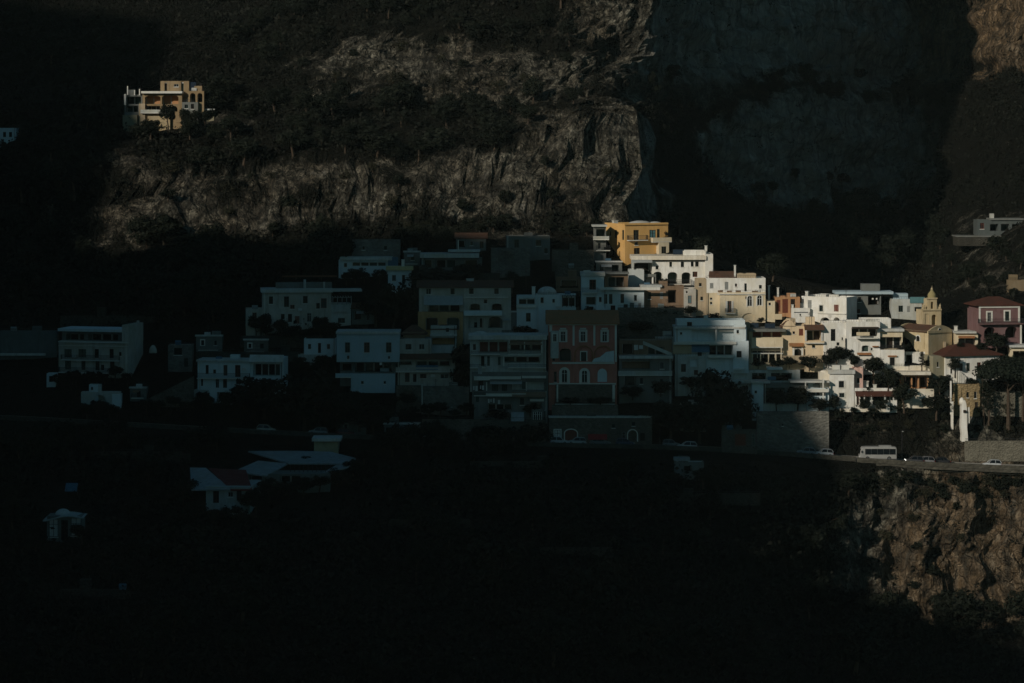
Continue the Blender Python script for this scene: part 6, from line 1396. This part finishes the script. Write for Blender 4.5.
for x, r, hp, wp, lab in ((715, 294, 7, 8, 'small bush at the left end of the big white house terrace'), (690, 313, 9, 14, 'bush at the foot of the teal door house'), (712, 320, 9, 14, 'bush below the cream recessed bay'), (702, 287, 8, 8, 'dark shrub at the right end of the white arcade'), (662, 287, 10, 12, 'dark shrub before the left arch of the white arcade'), (646, 276, 9, 9, 'dark climbing plant on the left end of the arcaded house'),
    (757, 366, 8, 14, 'bush under the cream balcony house, left end'), (776, 366, 9, 16, 'bush under the cream balcony house, right end'), (788, 365, 11, 14, 'vine bush before the peach house porch, left'), (808, 367, 14, 20, 'vine bush before the peach house porch, right'), (848, 356, 9, 8, 'small bush between drainpipe and low dark window'), (876, 350, 7, 7, 'pot shrub on the white house red tiled ledge'), (899, 352, 9, 8, 'dark shrub on the hooded window house balcony'), (926, 366, 8, 9, 'shrub right of the short cypress by the church'), (942, 384, 12, 14, 'dark shrub under the shaded side wall of the red roofed house'),
    (958, 348, 8, 9, 'shrub left of the canopy house balcony'), (980, 350, 10, 12, 'dark shrub between canopy house and pink house'), (970, 384, 8, 12, 'shrub on the steps of the white turret house'), (866, 392, 8, 9, 'shrub over the red veranda roof'), (897, 378, 9, 10, 'dark shrub at the left end of the orange house'), (930, 392, 9, 10, 'shrub at the right end of the orange house'), (852, 412, 7, 9, 'low bush at the garden wall gate'), (872, 413, 7, 12, 'low hedge bush along the low white garden wall'), (1014, 364, 8, 12, 'bush before the small cream house at the edge'),
    (738, 404, 12, 12, 'dark shrub left of the pale arched court'), (786, 322, 7, 8, 'tiny bush on the roof edge above the curved gable'), (760, 322, 6, 8, 'tiny bush beside the blind grey arch')):
    plant('bush', x, r, hp, wp, lab, dy=-2.6)
for x, r, hp, wp, lab in ((476, 353, 5, 7, 'pot plant on the top left balcony of the stacked balcony house'), (518, 353, 5, 10, 'pot plants on the top right balcony of the stacked balcony house'), (494, 379, 5, 8, 'pot plant on the middle balcony of the stacked balcony house'), (532, 378, 5, 10, 'pot plants at the right middle balcony of the stacked balcony house'), (482, 396, 6, 10, 'trailing plants at the low left balcony of the stacked balcony house'), (516, 397, 6, 12, 'trailing plants at the low right balcony of the stacked balcony house'), (530, 412, 12, 18, 'dark shrub between sunshade and barred shelter'), (498, 418, 12, 26, 'dark shrub left of the canvas sunshade'),
    (614, 388, 10, 9, 'shrub at the right base of the dusky red facade'), (600, 402, 8, 26, 'creeper on the base wall of the dusky red facade'), (570, 402, 7, 18, 'creeper at the left base of the dusky red facade'), (640, 372, 6, 20, 'plants on the upper balcony of the dim terraced house'), (632, 396, 12, 24, 'dark shrub under the dim terraced house'), (660, 392, 14, 22, 'dark shrub at the corner of the dim terraced house'), (690, 386, 12, 22, 'dark shrub under the blue awning house, left base'), (410, 371, 5, 10, 'pot plants on the balcony of the brown roofed white house'), (440, 371, 5, 12, 'pot plants on the right balcony of the brown roofed white house'), (408, 402, 12, 18, 'creeper over the overgrown arch wall'),
    (480, 316, 5, 12, 'plants on the arched balcony of the attic window house'), (212, 378, 5, 8, 'pot plant on the railing balcony of the two storey bluish house'), (240, 392, 10, 16, 'shrub before the lower floor of the two storey bluish house'), (590, 312, 8, 10, 'climbing plant on the tower house balcony'), (567, 308, 6, 10, 'climber on the dark pergola of the vaulted white house')):
    plant('bush', x, r, hp, wp, lab, dy=-3)
for k, (x, r, hp) in enumerate(((188, 500, 24), (200, 516, 18), (216, 522, 16), (236, 520, 18), (256, 512, 26), (268, 496, 20), (286, 494, 16), (304, 492, 18), (322, 488, 17), (340, 482, 18), (356, 476, 20), (364, 462, 18), (302, 462, 9), (262, 472, 8), (44, 550, 18), (60, 556, 16), (80, 552, 18), (92, 540, 20), (38, 530, 16), (668, 484, 16), (700, 484, 18), (712, 474, 16))):
    plant('tree' if k % 3 else 'bush', x, r, hp, hp * 1.35, 'black tree crowding round the low roofs below the road', 'trees round the low roofs', dy=-3)
for k, x in enumerate((562, 590, 616, 640, 655)):
    plant('bush', x, 420 + k % 2 * 2, 8, 16 + 3 * (k % 3), 'creeper hanging over the top of the long roadside wall', 'creepers on the roadside wall', dy=-3)
placed = []
def scatter(n, x0, x1, r0, r1, kinds, hr, label, group, wf=(.8, 1.3), sep=9, cond=None):
    tries = k = 0
    while k < n and tries < n * 60:
        tries += 1; x = rnd.uniform(x0, x1); r = rnd.uniform(r0, r1)
        if cond and not cond(x, r): continue
        if any(abs(x - a) < sep and abs(r - b) < sep * .6 for a, b in placed): continue
        placed.append((x, r)); hp = rnd.uniform(*hr) * 1.18; kd = rnd.choice(kinds)
        plant(kd, x, r, hp, hp * rnd.uniform(*wf), label, group); k += 1
dark = lambda x, r: rockiness(x, r) < .30
part = lambda x, r: rockiness(x, r) < .62
scatter(34, -5, 128, 60, 318, ['tree', 'tree', 'bush'], (16, 30), 'dark tree or bush on the shaded upper left slope', 'trees on the upper left slope', cond=lambda x, r: dark(x, r) and not (r < 172 and x < 52) and not (112 < x and r < 140))
scatter(30, 205, 610, -6, 62, ['tree', 'bush'], (12, 24), 'dark green tree on the high slope at the top of the picture', 'trees on the high slope', cond=dark)
scatter(46, 190, 630, 104, 166, ['tree', 'tree', 'bush'], (14, 28), 'dark tree in the wooded band between upper and lower outcrops', 'trees in the wooded band', cond=part)
scatter(26, 110, 640, 168, 236, ['dry_bush', 'bush'], (7, 15), 'bush clinging to the lit lower outcrops', 'bushes on the lower outcrops', sep=16)
scatter(14, 270, 600, 42, 96, ['dry_bush', 'bush'], (7, 13), 'bush on the rocks of the upper outcrops', 'bushes on the upper outcrops', sep=16)
scatter(50, 664, 952, 214, 292, ['tree', 'tree', 'bush'], (14, 28), 'black green tree in the dark hollow behind the sunlit houses', 'trees in the dark hollow', cond=lambda x, r: dark(x, r) and not (x > 835 and r > 284) and not (x < 766 and r > 268))
scatter(16, 655, 930, 78, 104, ['tree', 'bush'], (9, 18), 'dark bush along the ledge of the grey cliff', 'bushes on the grey cliff ledge', sep=10)
scatter(10, 740, 900, 170, 214, ['tree', 'bush'], (9, 16), 'dark bush at the foot of the grey cliff', 'bushes at the foot of the grey cliff', sep=12)
scatter(38, 128, 345, 246, 326, ['tree', 'tree', 'bush'], (18, 32), 'black tree on the shaded slope above the left houses', 'trees above the left houses', cond=lambda x, r: not (x > 236 and r > 284))
scatter(16, 400, 600, 228, 250, ['tree', 'bush'], (10, 20), 'dark tree under the bluff above the town middle', 'trees under the bluff', cond=lambda x, r: not (x > 480 and r > 236))
scatter(30, 0, 860, 466, 560, ['tree', 'tree', 'bush'], (16, 32), 'black tree on the shaded slope just below the coast road', 'trees below the coast road', sep=22, cond=lambda x, r: not (180 < x < 370 and r < 560) and not (30 < x < 96 and r < 566) and not (660 < x < 715 and r < 520))
scatter(22, 0, 1024, 566, 690, ['tree', 'bush'], (30, 52), 'large black tree on the shaded foreground slope', 'trees on the foreground slope', sep=40, cond=lambda x, r: not (x > 862 and r < 640))
scatter(24, 868, 1030, 480, 500, ['dry_bush', 'bush', 'bush'], (8, 13), 'bush hanging over the top of the lit right cliff', 'bushes on the right cliff top', sep=10)
scatter(12, 870, 1024, 500, 600, ['dry_bush', 'bush'], (6, 13), 'small bush on the face of the lit right cliff', 'bushes on the right cliff face', sep=18)
scatter(12, 872, 1030, 616, 650, ['tree', 'bush'], (18, 32), 'dark tree at the foot of the lit right cliff', 'trees at the right cliff foot', sep=14)
scatter(24, 832, 1030, 412, 440, ['bush', 'dry_bush', 'bush'], (6, 12), 'bush on the steep bank above the right stretch of road', 'bushes on the road bank', sep=12, cond=lambda x, r: not (955 < x < 974) and not (r > 438 and 855 < x < 900))
scatter(14, 960, 1030, 246, 300, ['tree', 'bush'], (10, 20), 'dark bush on the rocks under the distant pale villa', 'bushes under the distant villa', sep=12)

scatter(34, 0, 540, 444, 462, ['tree', 'bush'], (16, 26), 'black bush along the outer edge of the left coast road', 'bushes along the left road edge', sep=13, cond=lambda x, r: not (225 < x < 365) or r < road_row(x) + 12 and False)
for n_, x0, x1, r_, lab in ((9, 58, 142, 378, 'dark bush at the foot of the far left beige house'), (6, 80, 124, 410, 'dark bush below the small garden pavilion terrace'), (7, 146, 196, 404, 'dark bush along the sloping stair wall'), (9, 196, 288, 402, 'dark bush under the two storey bluish house'),
    (6, 298, 340, 364, 'dark bush under the low white wall house'), (8, 246, 352, 332, 'dark garden bush along the beige country house'), (6, 338, 398, 402, 'dark bush under the blue grey house'), (6, 338, 412, 280, 'dark bush below the long low bluish house'), (5, 420, 484, 274, 'dark bush below the pale slab roof house'), (6, 396, 470, 412, 'dark bush at the foot of the wide stone retaining wall'), (5, 660, 690, 410, 'dark bush between the blue awning house and the roadside wall')):
    for k in range(n_):
        hp = rnd.uniform(8, 15); plant(rnd.choice(['bush', 'bush', 'tree']), x0 + (x1 - x0) * (k + rnd.uniform(.1, .9)) / n_, r_ + rnd.uniform(-1, 5), hp, hp * rnd.uniform(1.0, 1.6), lab, 'garden bushes below the houses', dy=-2.5)
# low scrub covering all earthy slopes: nobody could count it
def scrub():
    rn = random.Random(5); mb_v = []; mb_f = []
    def tuft(p, s_, n):
        for _ in range(n):
            d = Vector((rn.gauss(0, .5), rn.gauss(0, .5), abs(rn.gauss(0, .5)))); q = p + d * s_
            nr = Vector((rn.gauss(0, 1), rn.gauss(0, 1) - .4, rn.gauss(0, 1) + .5)).normalized(); u = nr.cross(Vector((rn.gauss(0, 1), rn.gauss(0, 1), rn.gauss(0, 1)))).normalized(); w2 = nr.cross(u); a = s_ * rn.uniform(.10, .26)
            i = len(mb_v); mb_v.extend([tuple(q - u * a), tuple(q - w2 * a * .6), tuple(q + u * a), tuple(q + w2 * a * .6)]); mb_f.append((i, i + 1, i + 2, i + 3))
    for k in range(17000):
        px = rn.uniform(-40, 1064); row = rn.uniform(-20, 690)
        pr = profile(px)
        if (184 < px < 360 and 440 < row < 520) or (36 < px < 90 and 480 < row < 548) or (640 < px < 720 and 446 < row < 480): continue
        if pr[7][0] - 4 < row < pr[3][0] + 4 and not (px > 832 and 410 < row < 462) and not (px < 335 and row < 330): continue
        rk = rockiness(px, row)
        cl = noise.fractal(Vector((px * .022, row * .03, 4)), .9, 2.1, 4) * .9
        if rk > .25 and rn.random() < min(.9, rk * (.75 if row < 460 else 1.0) - cl): continue
        if px > 820 and 408 < row < 466:
            if row > 446 or rn.random() < .4: continue
            tuft(surf(px, row), rn.uniform(.4, 1.1), 9); continue
        p = surf(px, row); tuft(p, (rn.uniform(1.0, 2.8) if rk < .3 else rn.uniform(.4, 1.5)), 22)
    me = bpy.data.meshes.new('scrub'); me.from_pydata(mb_v, [], mb_f); me.materials.append(SCRUBM)
    o = bpy.data.objects.new('scrub', me); COL.objects.link(o); tag(o, 'low macchia scrub covering the slopes between trees and bare rock', 'scrub', None, 'stuff')
scrub()
